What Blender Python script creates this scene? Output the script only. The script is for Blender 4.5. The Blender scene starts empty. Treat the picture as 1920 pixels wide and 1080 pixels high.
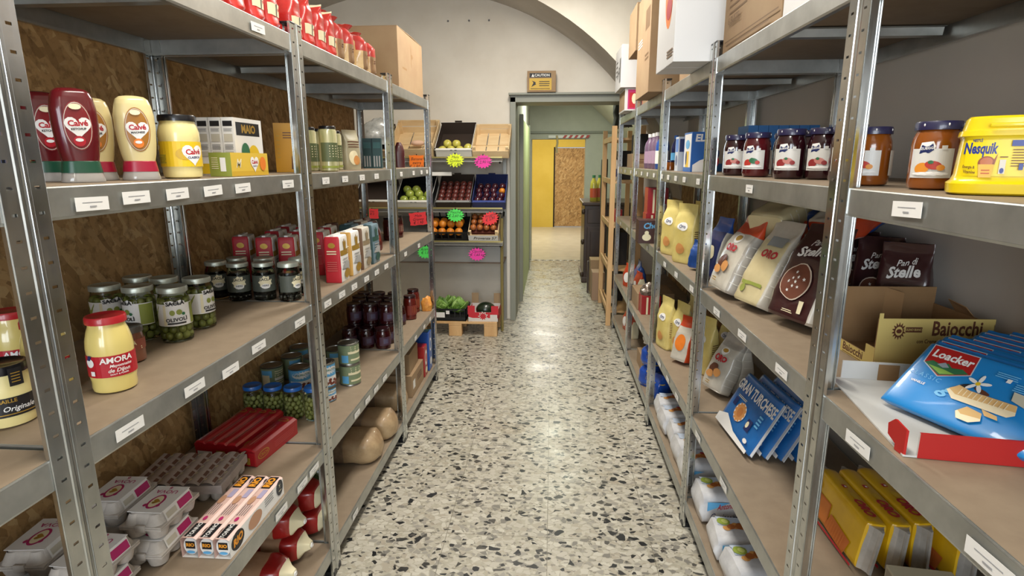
import bpy, bmesh, math, random
from math import sin, cos, pi, radians as R
from mathutils import Matrix, Vector
random.seed(7)
C = bpy.context.scene.collection
S = bpy.context.scene
# ---------------------------------------------------------------- camera
cd = bpy.data.cameras.new('camera'); cam = bpy.data.objects.new('camera', cd); C.objects.link(cam)
cd.sensor_width = 36; cd.lens = 1075.7/1920*36; cd.clip_start = .02
PIT, YAW, ROL = .2181, -.0689, -.0015
fw = Vector((sin(YAW)*cos(PIT), cos(YAW)*cos(PIT), -sin(PIT))); rt = Vector((cos(YAW), -sin(YAW), 0)); up = rt.cross(fw)
rt, up = rt*cos(ROL)+up*sin(ROL), up*cos(ROL)-rt*sin(ROL)
cam.matrix_world = Matrix(((rt.x, up.x, -fw.x, 0), (rt.y, up.y, -fw.y, 0), (rt.z, up.z, -fw.z, 1.45), (0, 0, 0, 1)))
S.camera = cam
S.view_settings.view_transform = 'Standard'; S.view_settings.look = 'None'
S.view_settings.gamma = 1; S.view_settings.use_curve_mapping = False
S.view_settings.exposure = 0.2
# ---------------------------------------------------------------- world
w = bpy.data.worlds.new('world'); S.world = w; w.use_nodes = True
w.node_tree.nodes['Background'].inputs[0].default_value = (.75, .82, .9, 1)
w.node_tree.nodes['Background'].inputs[1].default_value = .6
# ---------------------------------------------------------------- lights
def area(name, loc, rot, sx, sy, power, col):
    l = bpy.data.lights.new(name, 'AREA'); l.shape = 'RECTANGLE'; l.size = sx; l.size_y = sy; l.energy = power; l.color = col
    o = bpy.data.objects.new(name, l); C.objects.link(o); o.location = loc; o.rotation_euler = rot; return o
area('shop_window_daylight', (-.3, -2.3, 1.7), (R(84), 0, 0), 2.0, 1.7, 100, (.86, .93, 1))
area('ceiling_lamp_light', (-.15, .9, 2.72), (0, 0, 0), .3, 1.3, 30, (1, .95, .86))
area('ceiling_lamp_light', (-.15, 3.4, 2.72), (0, 0, 0), .3, 1.3, 48, (1, .95, .86))
area('middle_room_lamp_light', (.1, 6.9, 2.3), (0, 0, 0), .3, .6, 22, (.95, 1, .82))
area('yellow_room_lamp_light', (-.1, 10.9, 2.5), (0, 0, 0), .6, 1.2, 66, (1, .98, .9))
# ---------------------------------------------------------------- materials
def lin(h):
    h = h.lstrip('#'); o = []
    for i in (0, 2, 4):
        c = int(h[i:i+2], 16)/255; o.append(c/12.92 if c <= .04045 else ((c+.055)/1.055)**2.4)
    return (*o, 1)
MATS = {}
def mat(name, col='#808080', rough=.6, metal=0, coat=0, spec=.5, trans=0, emit=0, alpha=1):
    if name in MATS: return MATS[name]
    m = bpy.data.materials.new(name); m.use_nodes = True; b = m.node_tree.nodes['Principled BSDF']
    b.inputs['Base Color'].default_value = lin(col); b.inputs['Roughness'].default_value = rough
    b.inputs['Metallic'].default_value = metal; b.inputs['Coat Weight'].default_value = coat
    b.inputs['Specular IOR Level'].default_value = spec; b.inputs['Transmission Weight'].default_value = trans
    b.inputs['Coat Roughness'].default_value = .05
    if emit: b.inputs['Emission Color'].default_value = lin(col); b.inputs['Emission Strength'].default_value = emit
    b.inputs['Alpha'].default_value = alpha
    MATS[name] = m; return m
def nodes(m): return m.node_tree.nodes, m.node_tree.links, m.node_tree.nodes['Principled BSDF']
def coords(N, L, scale=(1, 1, 1), kind='Object'):
    t = N.new('ShaderNodeTexCoord'); mp = N.new('ShaderNodeMapping'); L.new(t.outputs[kind], mp.inputs[0]); mp.inputs['Scale'].default_value = scale; return mp.outputs[0]
def noise(N, L, v, sc, det=4, ro=.6):
    n = N.new('ShaderNodeTexNoise'); L.new(v, n.inputs['Vector']); n.inputs['Scale'].default_value = sc; n.inputs['Detail'].default_value = det; n.inputs['Roughness'].default_value = ro; return n
def ramp(N, L, f, stops, interp='LINEAR'):
    r = N.new('ShaderNodeValToRGB'); L.new(f, r.inputs[0]); e = r.color_ramp.elements; r.color_ramp.interpolation = interp
    while len(e) < len(stops): e.new(.5)
    for k, (p, c) in zip(e, stops): k.position = p; k.color = lin(c) if isinstance(c, str) else (c, c, c, 1)
    return r.outputs[0]
def mixc(N, L, f, a, b, mode='MIX'):
    x = N.new('ShaderNodeMix'); x.data_type = 'RGBA'; x.blend_type = mode
    for s, v in ((x.inputs[0], f), (x.inputs[6], a), (x.inputs[7], b)):
        if hasattr(v, 'links'): L.new(v, s)
        else: s.default_value = v if isinstance(v, (float, int)) else lin(v)
    return x.outputs[2]
def bump(N, L, B, h, st, dist=.002):
    b = N.new('ShaderNodeBump'); b.inputs['Strength'].default_value = st; b.inputs['Distance'].default_value = dist; L.new(h, b.inputs['Height']); L.new(b.outputs[0], B.inputs['Normal'])
def mottle(name, c1, c2, sc=8, rough=.8, bs=.2, metal=0, coat=0, stretch=(1, 1, 1), dist=.002):
    if name in MATS: return MATS[name]
    m = mat(name, c1, rough, metal, coat); N, L, B = nodes(m); v = coords(N, L, stretch)
    n = noise(N, L, v, sc); L.new(ramp(N, L, n.outputs[0], [(.35, c1), (.65, c2)]), B.inputs['Base Color'])
    if bs: bump(N, L, B, noise(N, L, v, sc*4).outputs[0], bs, dist)
    return m
# galvanised steel: big soft spangle, streaky roughness
zinc = mat('galvanised_steel', '#c4c7c8', .26, 1); N, L, B = nodes(zinc); v = coords(N, L)
n1 = noise(N, L, v, 14, 3); L.new(ramp(N, L, n1.outputs[0], [(.3, '#bcbfbf'), (.7, '#d6d8d6')]), B.inputs['Base Color'])
L.new(ramp(N, L, noise(N, L, coords(N, L, (1, 1, .12)), 30, 4).outputs[0], [(.3, .13), (.7, .27)]), B.inputs['Roughness'])
bump(N, L, B, noise(N, L, v, 5, 1).outputs[0], .12, .004)
zincb = mat('galvanised_beam', '#b5b6b2', .33, .78); N, L, B = nodes(zincb); v = coords(N, L)
n1 = noise(N, L, v, 11, 4); L.new(ramp(N, L, n1.outputs[0], [(.3, '#a4a5a1'), (.7, '#bfc0bb')]), B.inputs['Base Color'])
bump(N, L, B, noise(N, L, v, 3, 1).outputs[0], .2, .006)
mdf = mottle('brown_hardboard', '#857460', '#8d7c67', 22, .62, .08, dist=.0008)
# OSB
def osb_mat(name, axis='x', k=1):
    m = mat(name, '#a98050', .75); N, L, B = nodes(m); v0 = coords(N, L)
    nn = noise(N, L, v0, 9, 2); a = N.new('ShaderNodeVectorMath'); a.operation = 'MULTIPLY_ADD'; L.new(nn.outputs['Color'], a.inputs[0]); a.inputs[1].default_value = (.03,)*3; L.new(v0, a.inputs[2])
    c = None; h = None
    for i, (ang, sc) in enumerate(((.3, 17), (1.25, 19), (2.2, 16), (-.5, 23))):
        mp = N.new('ShaderNodeMapping'); L.new(a.outputs[0], mp.inputs[0]); mp.inputs['Rotation'].default_value = (ang, 0, 0) if axis == 'x' else (0, ang, 0); mp.inputs['Location'].default_value = (i*3.1, i*1.7, i*2.3)
        m2 = N.new('ShaderNodeMapping'); L.new(mp.outputs[0], m2.inputs[0]); m2.inputs['Scale'].default_value = (.4, 2.4, .8) if axis == 'x' else (2.4, .4, .8)
        vo = N.new('ShaderNodeTexVoronoi'); vo.inputs['Scale'].default_value = sc*k; L.new(m2.outputs[0], vo.inputs['Vector']); se = N.new('ShaderNodeSeparateColor'); L.new(vo.outputs['Color'], se.inputs[0])
        col = ramp(N, L, se.outputs[0], [(0, '#8c6b42'), (.15, '#a07d4e'), (.4, '#ab8757'), (.7, '#b79361'), (.9, '#c3a372'), (1, '#967347')])
        if c is None: c, h = col, se.outputs[0]
        else:
            g = N.new('ShaderNodeMath'); g.operation = 'GREATER_THAN'; L.new(se.outputs[1], g.inputs[0]); g.inputs[1].default_value = .52; c = mixc(N, L, g.outputs[0], c, col)
    d = ramp(N, L, noise(N, L, v0, 45, 5).outputs[0], [(.3, '#8f8272'), (.5, '#ffffff')])
    L.new(mixc(N, L, .6, c, d, 'MULTIPLY'), B.inputs['Base Color']); bump(N, L, B, h, .3, .002); return m
osb = osb_mat('oriented_strand_board')
def plaster(name, c1, c2, rough=.85, sc=3): return mottle(name, c1, c2, sc, rough, .25, dist=.003)
pl_back = plaster('cream_plaster', '#d6cec0', '#ded7ca'); pl_soffit_shade = plaster('shaded_soffit_plaster', '#b5afa6', '#beb8af')
pl_right = plaster('smooth_grey_wall', '#c8c3bb', '#cec9c1', .5, 2)
pl_vault = plaster('white_vault_plaster', '#cfc8ba', '#d8d2c5')
pl_green = plaster('grey_green_plaster', '#b4b4a8', '#bebeb2'); pl_yellow = plaster('yellow_plaster', '#cdb048', '#d4b852')
frame_m = mat('grey_green_paint', '#85877b', .45); green_m = mottle('pale_green_door_paint', '#b3c090', '#bcc99a', 4, .5, .05)
# terrazzo
def terrazzo():
    m = mat('terrazzo', '#b9b4a6', .3, 0, .0, .5); N, L, B = nodes(m); v = coords(N, L)
    nn = noise(N, L, v, 22, 2); a = N.new('ShaderNodeVectorMath'); a.operation = 'MULTIPLY_ADD'; L.new(nn.outputs['Color'], a.inputs[0]); a.inputs[1].default_value = (.018,)*3; L.new(v, a.inputs[2])
    def layer(sc, edge, stops, thr, off):
        mp = N.new('ShaderNodeMapping'); L.new(a.outputs[0], mp.inputs[0]); mp.inputs['Location'].default_value = off; mp.inputs['Scale'].default_value = (1, 1.35, 1); mp.inputs['Rotation'].default_value = (0, 0, off[0])
        e = N.new('ShaderNodeTexVoronoi'); e.feature = 'DISTANCE_TO_EDGE'; f = N.new('ShaderNodeTexVoronoi')
        for k in (e, f): k.inputs['Scale'].default_value = sc; L.new(mp.outputs[0], k.inputs['Vector']); k.voronoi_dimensions = '2D'
        s = N.new('ShaderNodeSeparateColor'); L.new(f.outputs['Color'], s.inputs[0])
        g = N.new('ShaderNodeMath'); g.operation = 'GREATER_THAN'; L.new(e.outputs['Distance'], g.inputs[0])
        ed = N.new('ShaderNodeMath'); ed.operation = 'MULTIPLY_ADD'; L.new(s.outputs[1], ed.inputs[0]); ed.inputs[1].default_value = edge*2.2; ed.inputs[2].default_value = edge; L.new(ed.outputs[0], g.inputs[1])
        h = N.new('ShaderNodeMath'); h.operation = 'LESS_THAN'; L.new(s.outputs[2], h.inputs[0]); h.inputs[1].default_value = thr
        mu = N.new('ShaderNodeMath'); mu.operation = 'MULTIPLY'; L.new(g.outputs[0], mu.inputs[0]); L.new(h.outputs[0], mu.inputs[1])
        return mu.outputs[0], ramp(N, L, s.outputs[0], stops, 'CONSTANT')
    base = ramp(N, L, noise(N, L, v, 40, 4).outputs[0], [(.35, '#b9b4a6'), (.65, '#cbc6b8')])
    fm, fc = layer(75, .04, [(0, '#9c978d'), (.35, '#d6d1c4'), (.75, '#7d7a75'), (.84, '#c1b9a9')], .5, (1.3, .2, 0))
    c = mixc(N, L, fm, base, fc)
    fm, fc = layer(36, .04, [(0, '#d2cdc2'), (.42, '#aeaaa2'), (.6, '#dedacf'), (.8, '#8f8c86'), (.88, '#c0b8aa')], .7, (.4, 3.1, 0))
    c = mixc(N, L, fm, c, fc)
    fm, fc = layer(25, .10, [(0, '#24262a'), (.55, '#3c3b3a'), (.8, '#55524e')], .17, (2.2, 5.7, 0))
    c = mixc(N, L, fm, c, fc)
    fm, fc = layer(41, .08, [(0, '#2c2d2f'), (.5, '#5b5956')], .12, (4.1, 1.7, 0))
    c = mixc(N, L, fm, c, fc)
    br = N.new('ShaderNodeTexBrick'); L.new(v, br.inputs['Vector']); br.offset = 0; br.inputs['Scale'].default_value = 1; br.inputs['Brick Width'].default_value = .4; br.inputs['Row Height'].default_value = .4; br.inputs['Mortar Size'].default_value = .0012
    c = mixc(N, L, br.outputs['Fac'], c, '#8b8678')
    st = ramp(N, L, noise(N, L, v, 2.3, 3).outputs[0], [(.62, '#ffffff'), (.78, '#cdb48e')])
    c = mixc(N, L, 1.0, c, '#dcdad4', 'MULTIPLY'); L.new(mixc(N, L, .6, c, st, 'MULTIPLY'), B.inputs['Base Color'])
    L.new(ramp(N, L, noise(N, L, v, 5, 3).outputs[0], [(.3, .22), (.7, .42)]), B.inputs['Roughness']); return m
terr = terrazzo()
floor2 = mottle('beige_floor', '#b5ae9b', '#c3bca9', 5, .35, .05)
pine = mottle('pine_wood', '#c79c69', '#d6b07d', 14, .6, .1, stretch=(1, 1, .15))
crate_w = mottle('crate_wood', '#cfb184', '#dcc49a', 12, .7, .1, stretch=(.3, 1, 1))
card = mottle('cardboard', '#957a5c', '#9d8464', 7, .85, .05, dist=.0006)
cardin = mottle('cardboard_inside', '#8a6a45', '#93734e', 7, .85, .05, dist=.0006)
white = mat('white_paper', '#e6e4e0', .6); black = mat('black_plastic', '#121315', .4); ink = mat('black_ink', '#1c1b1c', .6)
inkg = mat('grey_ink', '#6a6a6c', .6)
# ---------------------------------------------------------------- mesh collector
class MB:
    def __init__(s): s.v = []; s.f = []; s.m = []; s.M = []; s.sm = []; s.T = Matrix()
    def mi(s, m):
        if m not in s.M: s.M.append(m)
        return s.M.index(m)
    def add(s, vs, fs, m, smooth=False):
        o = len(s.v); s.v += [tuple(s.T @ Vector(p)) for p in vs]
        k = s.mi(m) if not isinstance(m, list) else None
        for i, f in enumerate(fs):
            s.f.append(tuple(a+o for a in f)); s.m.append(s.mi(m[i]) if k is None else k); s.sm.append(smooth)
        return s
    def box(s, x0, x1, y0, y1, z0, z1, m, fm=None):   # fm: dict of face -> material, faces x- x+ y- y+ z- z+
        v = [(x, y, z) for x in (x0, x1) for y in (y0, y1) for z in (z0, z1)]
        F = {'x-': (0, 1, 3, 2), 'x+': (4, 6, 7, 5), 'y-': (0, 4, 5, 1), 'y+': (2, 3, 7, 6), 'z-': (0, 2, 6, 4), 'z+': (1, 5, 7, 3)}
        return s.add(v, list(F.values()), [(fm or {}).get(k, m) for k in F])
    def rbox(s, x0, x1, y0, y1, z0, z1, m, r=.003):   # box with chamfered edges
        bm = bmesh.new(); bmesh.ops.create_cube(bm, size=1)
        for v in bm.verts: v.co = (x0 if v.co.x < 0 else x1, y0 if v.co.y < 0 else y1, z0 if v.co.z < 0 else z1)
        bmesh.ops.bevel(bm, geom=bm.edges[:], offset=r, segments=2, affect='EDGES', profile=.6)
        bm.verts.index_update(); s.add([v.co[:] for v in bm.verts], [[v.index for v in f.verts] for f in bm.faces], m); bm.free(); return s
    def lathe(s, prof, m, n=28, c=(0, 0), smooth=True, caps=True, mf=None):  # prof: (r, z)
        vs = [(c[0]+r*cos(2*pi*i/n), c[1]+r*sin(2*pi*i/n), z) for r, z in prof for i in range(n)]
        fs = []; ms = []
        for j in range(len(prof)-1):
            for i in range(n):
                k = (i+1) % n; fs.append((j*n+i, j*n+k, (j+1)*n+k, (j+1)*n+i)); ms.append(mf(j, i) if mf else m)
        if caps:
            fs.append(tuple(range(n))[::-1]); ms.append(mf(0, 0) if mf else m); fs.append(tuple((len(prof)-1)*n+i for i in range(n))); ms.append(mf(len(prof)-2, 0) if mf else m)
        return s.add(vs, fs, ms, smooth)
    def loft(s, rings, m, caps=True, smooth=True, mf=None, closed=True):   # rings: lists of points
        n = len(rings[0]); vs = [p for r in rings for p in r]; fs = []; ms = []
        for j in range(len(rings)-1):
            for i in range(n if closed else n-1):
                k = (i+1) % n; fs.append((j*n+i, j*n+k, (j+1)*n+k, (j+1)*n+i)); ms.append(mf(j, i) if mf else m)
        if caps:
            fs.append(tuple(range(n))[::-1]); ms.append(mf(0, 0) if mf else m); fs.append(tuple((len(rings)-1)*n+i for i in range(n))); ms.append(mf(len(rings)-2, 0) if mf else m)
        return s.add(vs, fs, ms, smooth)
    def ball(s, c, r, m, n=12, sq=(1, 1, 1)):
        P = [(sin(pi*j/n*1.0), -cos(pi*j/n)) for j in range(n+1)]
        return s.lathe_at([(max(a, .01)*r, b*r) for a, b in P], m, c, n+4, sq)
    def lathe_at(s, prof, m, c, n, sq):
        vs = [(c[0]+r*cos(2*pi*i/n)*sq[0], c[1]+r*sin(2*pi*i/n)*sq[1], c[2]+z*sq[2]) for r, z in prof for i in range(n)]
        fs = [(j*n+i, j*n+(i+1) % n, (j+1)*n+(i+1) % n, (j+1)*n+i) for j in range(len(prof)-1) for i in range(n)]
        return s.add(vs, fs, m, True)
    def tube(s, pts, r, m, n=8):
        rings = []
        for i, p in enumerate(pts):
            p = Vector(p); d = (Vector(pts[min(i+1, len(pts)-1)])-Vector(pts[max(i-1, 0)])).normalized()
            a = d.orthogonal().normalized() if i == 0 else (a-d*a.dot(d)).normalized(); b = d.cross(a)
            rings.append([tuple(p+(a*cos(2*pi*k/n)+b*sin(2*pi*k/n))*r) for k in range(n)])
        return s.loft(rings, m)
    def prism(s, poly, z0, z1, m, smooth=False):   # poly in xy
        n = len(poly); return s.loft([[(x, y, z0) for x, y in poly], [(x, y, z1) for x, y in poly]], m, smooth=smooth)
    def build(s, name, parent=None, solid=0, bev=0, weld=False):
        me = bpy.data.meshes.new(name); me.from_pydata(s.v, [], s.f)
        for m in s.M: me.materials.append(m)
        me.polygons.foreach_set('material_index', s.m); me.polygons.foreach_set('use_smooth', s.sm); me.update()
        if any(s.sm): 
            try: me.set_sharp_from_angle(angle=R(38))
            except Exception: pass
        o = bpy.data.objects.new(name, me); C.objects.link(o)
        if parent: o.parent = parent
        if solid: k = o.modifiers.new('s', 'SOLIDIFY'); k.thickness = solid; k.offset = 0
        if bev: k = o.modifiers.new('b', 'BEVEL'); k.width = bev; k.segments = 2; k.limit_method = 'ANGLE'
        return o
def tag(o, label, cat=None, group=None, kind=None):
    o['label'] = label
    if cat: o['category'] = cat
    if group: o['group'] = group
    if kind: o['kind'] = kind
    return o
def struct(o): o['kind'] = 'structure'; return o
def empty(name, loc=(0, 0, 0), rz=0, rx=0, ry=0):
    o = bpy.data.objects.new(name, None); C.objects.link(o); o.location = loc; o.rotation_euler = (rx, ry, rz); o.empty_display_size = .05; return o
def copy_tree(o, parent=None):
    c = o.copy(); C.objects.link(c); c.parent = parent
    for ch in o.children: copy_tree(ch, c)
    return c
# ---------------------------------------------------------------- flat artwork (print) mapped onto a surface
TX = {}
def glyphs(t, shear=0, wt=0, sp=1):
    k = (t, shear, wt, sp)
    if k not in TX:
        c = bpy.data.curves.new('t', 'FONT'); c.body = t; c.size = 1; c.shear = shear; c.offset = wt; c.align_x = 'CENTER'; c.align_y = 'CENTER'; c.resolution_u = 2; c.space_character = sp
        o = bpy.data.objects.new('t', c); me = bpy.data.meshes.new_from_object(o)
        TX[k] = ([v.co[:] for v in me.vertices], [tuple(p.vertices) for p in me.polygons])
        bpy.data.objects.remove(o); bpy.data.meshes.remove(me); bpy.data.curves.remove(c)
    return TX[k]
class Art:
    def __init__(s, mb, f, d=.0003): s.mb = mb; s.f = f; s.d = d; s.l = 0
    def put(s, pts, faces, m, smooth=False):
        s.l += 1; s.mb.add([s.f(u, v, s.l*s.d) for u, v in pts], faces, m, smooth); return s
    def rect(s, u0, v0, u1, v1, m, n=8, k=1):
        pts = [(u0+(u1-u0)*i/n, v0+(v1-v0)*j/k) for j in range(k+1) for i in range(n+1)]; w_ = n+1
        return s.put(pts, [(j*w_+i, j*w_+i+1, (j+1)*w_+i+1, (j+1)*w_+i) for j in range(k) for i in range(n)], m)
    def ell(s, cu, cv, ru, rv, m, n=20, rot=0):
        pts = [(cu, cv)]
        for q in (.25, .5, .75, 1):
            for i in range(n):
                a = 2*pi*i/n; x = ru*q*cos(a); y = rv*q*sin(a); pts.append((cu+x*cos(rot)-y*sin(rot), cv+x*sin(rot)+y*cos(rot)))
        fs = [(0, 1+i, 1+(i+1) % n) for i in range(n)]+[(1+k*n+i, 1+k*n+n+i, 1+k*n+n+(i+1) % n, 1+k*n+(i+1) % n) for k in range(3) for i in range(n)]
        return s.put(pts, fs, m)
    def poly(s, P, m):
        cu = sum(p[0] for p in P)/len(P); cv = sum(p[1] for p in P)/len(P); n = len(P)
        pts = [(cu, cv)]
        for q in (.25, .5, .75, 1): pts += [(cu+(x-cu)*q, cv+(y-cv)*q) for x, y in P]
        return s.put(pts, [(0, 1+i, 1+(i+1) % n) for i in range(n)]+[(1+k*n+i, 1+k*n+n+i, 1+k*n+n+(i+1) % n, 1+k*n+(i+1) % n) for k in range(3) for i in range(n)], m)
    def text(s, t, u, v, size, m, rot=0, shear=0, wt=.02, sx=1, sp=1):
        V, F = glyphs(t, shear, wt, sp); c_, s_ = cos(rot), sin(rot)
        return s.put([(u+(x*sx*c_-y*s_)*size, v+(x*sx*s_+y*c_)*size) for x, y, z in V], F, m)
    def heart(s, u, v, r, m):
        P = []
        for i in range(24):
            t = 2*pi*i/24; P.append((u+r*(16*sin(t)**3)/16, v+r*(13*cos(t)-5*cos(2*t)-2*cos(3*t)-cos(4*t))/15))
        return s.poly(P, m)
    def lines(s, u0, u1, v, h, n, gap, m, jit=.3):
        for i in range(n):
            a = random.random()*jit*(u1-u0)*.3; s.l -= 1 if i else 0
            s.rect(u0+a*.3, v-i*gap-h, u1-a, v-i*gap, m, 3)
        return s
    def star(s, u, v, r, m, n=8, q=.7, sy=1):
        return s.poly([(u+(r if i % 2 else r*q)*cos(pi*i/n), v+(r if i % 2 else r*q)*sin(pi*i/n)*sy) for i in range(2*n)], m)
def fcyl(r, c=(0, 0), z0=0, a0=0):      # wrapped round a cylinder of radius r (number or function of z), u is arc length, front faces -Y
    rr = r if callable(r) else (lambda z: r)
    def f(u, v, d): q = rr(v+z0); a = a0+u/q; return (c[0]+sin(a)*(q+d), c[1]-cos(a)*(q+d), v+z0)
    return f
def fplane(o, ux, vy):                  # flat face with origin, u axis and v axis
    o = Vector(o); ux = Vector(ux).normalized(); vy = Vector(vy).normalized(); n = ux.cross(vy)
    return lambda u, v, d: tuple(o+ux*u+vy*v+n*d)
def ffront(y, z0=0, x0=0): return fplane((x0, y, z0), (1, 0, 0), (0, 0, 1))
def fside(x, z0=0, y0=0): return fplane((x, y0, z0), (0, 1, 0), (0, 0, 1)) if x > 0 else fplane((x, y0, z0), (0, -1, 0), (0, 0, 1))
def ftop(z, y0=0, x0=0): return fplane((x0, y0, z), (1, 0, 0), (0, 1, 0))
# ================================================================= ROOM
YB = 5.2
def wall(name, x0, x1, y0, y1, z0, z1, m): mb = MB(); mb.box(x0, x1, y0, y1, z0, z1, m); return struct(mb.build(name))
mb = MB(); mb.box(-3.5, 2.0, -2.6, 8.5, -.1, 0, terr); struct(mb.build('floor'))
mb = MB(); mb.box(-2, 2.6, 8.5, 13.1, -.1, .003, floor2); struct(mb.build('floor'))
OX0, OX1, OZ = -.32, .80, 1.985
# back wall with the passage opening
mb = MB(); mb.box(-3.5, OX0-.04, YB, YB+.25, 0, 3.3, pl_back); mb.box(OX1, 1.2, YB, YB+.25, 0, 3.3, pl_back); mb.box(OX0-.04, OX1, YB, YB+.25, OZ, 3.3, pl_back)
o = struct(mb.build('wall_back'))
# transverse arch: soffit and face
def arch_z(x): return .78+2.08*max(0, 1-((x+1.2)/2.24)**2)**.5
mb = MB(); n = 60; A = []
xs = [-1.2+2.24*cos(pi*(1-i/n)) for i in range(n+1)]
xs = [x for x in xs]
rf = [(x, 4.58, arch_z(x)) for x in xs]; rb = [(x, YB+.02, arch_z(x)) for x in xs]
tf = [(x, 4.58, 3.4) for x in xs]
vs = rf+rb+tf; k = len(xs)
mb.add(vs, [(i, i+1, k+i+1, k+i) for i in range(k-1)]+[(i, 2*k+i, 2*k+i+1, i+1) for i in range(k-1)], [pl_soffit_shade]*(k-1)+[pl_vault]*(k-1), True)  # soffit takes a darker plaster, the shade under the arch painted in
o = mb.build('trim_1'); struct(o)
# ceiling barrel vault over the aisle, springing from both side walls
def vz(x): return 1.55+1.75*max(0, 1-((x+1.2)/2.3)**2)**.5
mb = MB(); vs = []; 
for y in (-2.6, 4.6): vs += [(x*1.02+.02, y, vz(x)) for x in xs]
mb.add(vs, [(i, k+i, k+i+1, i+1) for i in range(k-1)], pl_vault, True); struct(mb.build('ceiling'))
wall('wall_right', 1.02, 1.14, -2.6, YB, 0, 3.3, pl_right)
wall('wall_left', -3.5, -3.4, -2.6, YB, 0, 3.3, pl_vault)
# front wall with the shop window
mb = MB(); mb.box(-3.5, -1.4, -2.7, -2.6, 0, 3.3, pl_vault); mb.box(.8, 1.14, -2.7, -2.6, 0, 3.3, pl_vault); mb.box(-1.4, .8, -2.7, -2.6, 0, .7, pl_vault); mb.box(-1.4, .8, -2.7, -2.6, 2.6, 3.3, pl_vault)
struct(mb.build('wall_front'))
# door frame round the passage, in grey-green paint
mb = MB(); mb.rbox(OX0-.05, OX0, YB-.06, YB+.27, 0, OZ, frame_m, .004); mb.rbox(OX0-.05, OX1, YB-.06, YB+.27, OZ-.045, OZ+.02, frame_m, .004); mb.rbox(OX0-.06, OX1, YB-.1, YB-.02, OZ+.012, OZ+.03, frame_m, .003)
struct(mb.build('door_1'))
# middle room
wall('wall_left', -.42, -.33, YB+.25, 8.5, 0, 2.9, pl_green)
wall('wall_right', 1.3, 1.4, YB+.25, 8.5, 0, 2.9, pl_green)
mb = MB(); mb.box(-.42, 1.4, YB+.2, 8.6, 2.75, 2.85, pl_green); struct(mb.build('ceiling'))
mb = MB(); mb.box(-.335, -.30, 5.95, 7.75, 0, 1.86, green_m); mb.box(-.335, -.292, 5.88, 5.96, 0, 1.9, frame_m); mb.box(-.335, -.292, 7.72, 7.8, 0, 1.9, frame_m); struct(mb.build('door_2'))
mb = MB(); mb.box(-.42, -.30, 8.5, 8.75, 0, 2.9, pl_green); mb.box(.475, 1.4, 8.5, 8.75, 0, 2.9, pl_green); mb.box(-.30, .475, 8.5, 8.75, 1.755, 2.9, pl_green); mb.rbox(-.33, 1.3, 8.47, 8.5, 1.83, 1.86, frame_m, .004)
struct(mb.build('wall_far'))
# sloping vault piece above right of the middle room
mb = MB(); mb.add([(.42, 8.46, 2.32), (1.3, 8.46, 1.5), (1.3, 5.5, 1.75), (.42, 5.5, 2.75), (.42, 8.46, 2.8), (1.3, 8.46, 2.8)], [(0, 1, 2, 3)], pl_vault); struct(mb.build('ceiling'))
# yellow room
wall('wall_left', -1.3, -1.2, 8.75, 13.1, 0, 2.9, pl_yellow); wall('wall_right', 2.4, 2.5, 8.75, 13.1, 0, 2.9, pl_yellow)
mb = MB(); mb.box(-1.3, 2.5, 8.7, 13.1, 2.8, 2.9, pl_vault); struct(mb.build('ceiling'))
mb = MB(); mb.box(-1.3, .03, 12.85, 13.1, 0, 2.9, pl_yellow); mb.box(.03, 2.5, 12.85, 13.1, 1.74, 2.9, pl_yellow); mb.box(.9, 2.5, 12.85, 13.1, 0, 2.9, pl_yellow); struct(mb.build('wall_far'))
osb2 = osb_mat('oriented_strand_board_door', 'y', .8)
mb = MB(); mb.box(.04, .92, 12.9, 12.93, .02, 1.72, osb2); mb.box(.03, .06, 12.88, 12.9, 0, 1.74, mat('dark_gap', '#2c2216', .9)); struct(mb.build('door_3'))
# striped tape on the lintel and across the threshold
redm = mat('signal_red', '#b23a35', .5)
mb = MB(); mb.box(-.06, .475, 8.465, 8.469, 1.765, 1.805, white)
for i in range(5): x = .14+i*.08; mb.add([(x, 8.46, 1.765), (x+.04, 8.46, 1.765), (x+.07, 8.46, 1.805), (x+.03, 8.46, 1.805)], [(0, 1, 2, 3)], redm)
tag(mb.build('barrier_tape'), 'red and white striped tape along the top of the far opening', 'tape')
mb = MB(); mb.tube([(.06, 8.455, 1.80), (.07, 8.45, 1.7), (.055, 8.44, 1.62), (.065, 8.44, 1.56)], .016, mat('twine', '#b9a67c', .9), 7)
tag(mb.build('hanging_cloth'), 'short twisted beige cloth hanging from the lintel of the far opening', 'cloth')
mb = MB()
for i in range(15): x = -.3+i*.053; mb.add([(x, 8.44, .0015), (x+.028, 8.44, .0015), (x+.045, 8.49, .0015), (x+.017, 8.49, .0015)], [(0, 1, 2, 3)], ink if i % 2 else white)
tag(mb.build('threshold_tape'), 'black and white dashed tape on the floor across the far threshold', 'tape')
# caution carton on the lintel
mb = MB(); mb.box(-.22, .02, 5.08, 5.2, OZ+.032, OZ+.20, card)
a = Art(mb, ffront(5.08, OZ+.032, -.22)); a.rect(.02, .115, .20, .15, ink); a.text('CAUTION', .125, .132, .028, white); a.poly([(.035, .12), (.06, .12), (.0475, .145)], white)
a.rect(.018, .015, .205, .108, mat('caution_yellow', '#c6a23c', .6)); a.poly([(.035, .04), (.06, .085), (.075, .06), (.055, .05)], ink); a.poly([(.04, .09), (.075, .075), (.06, .065)], ink); a.lines(.10, .19, .085, .006, 3, .016, ink); a.rect(.03, .024, .19, .028, ink)
tag(mb.build('caution_carton'), 'small cardboard carton with a black and yellow CAUTION label above the passage', 'carton')
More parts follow.
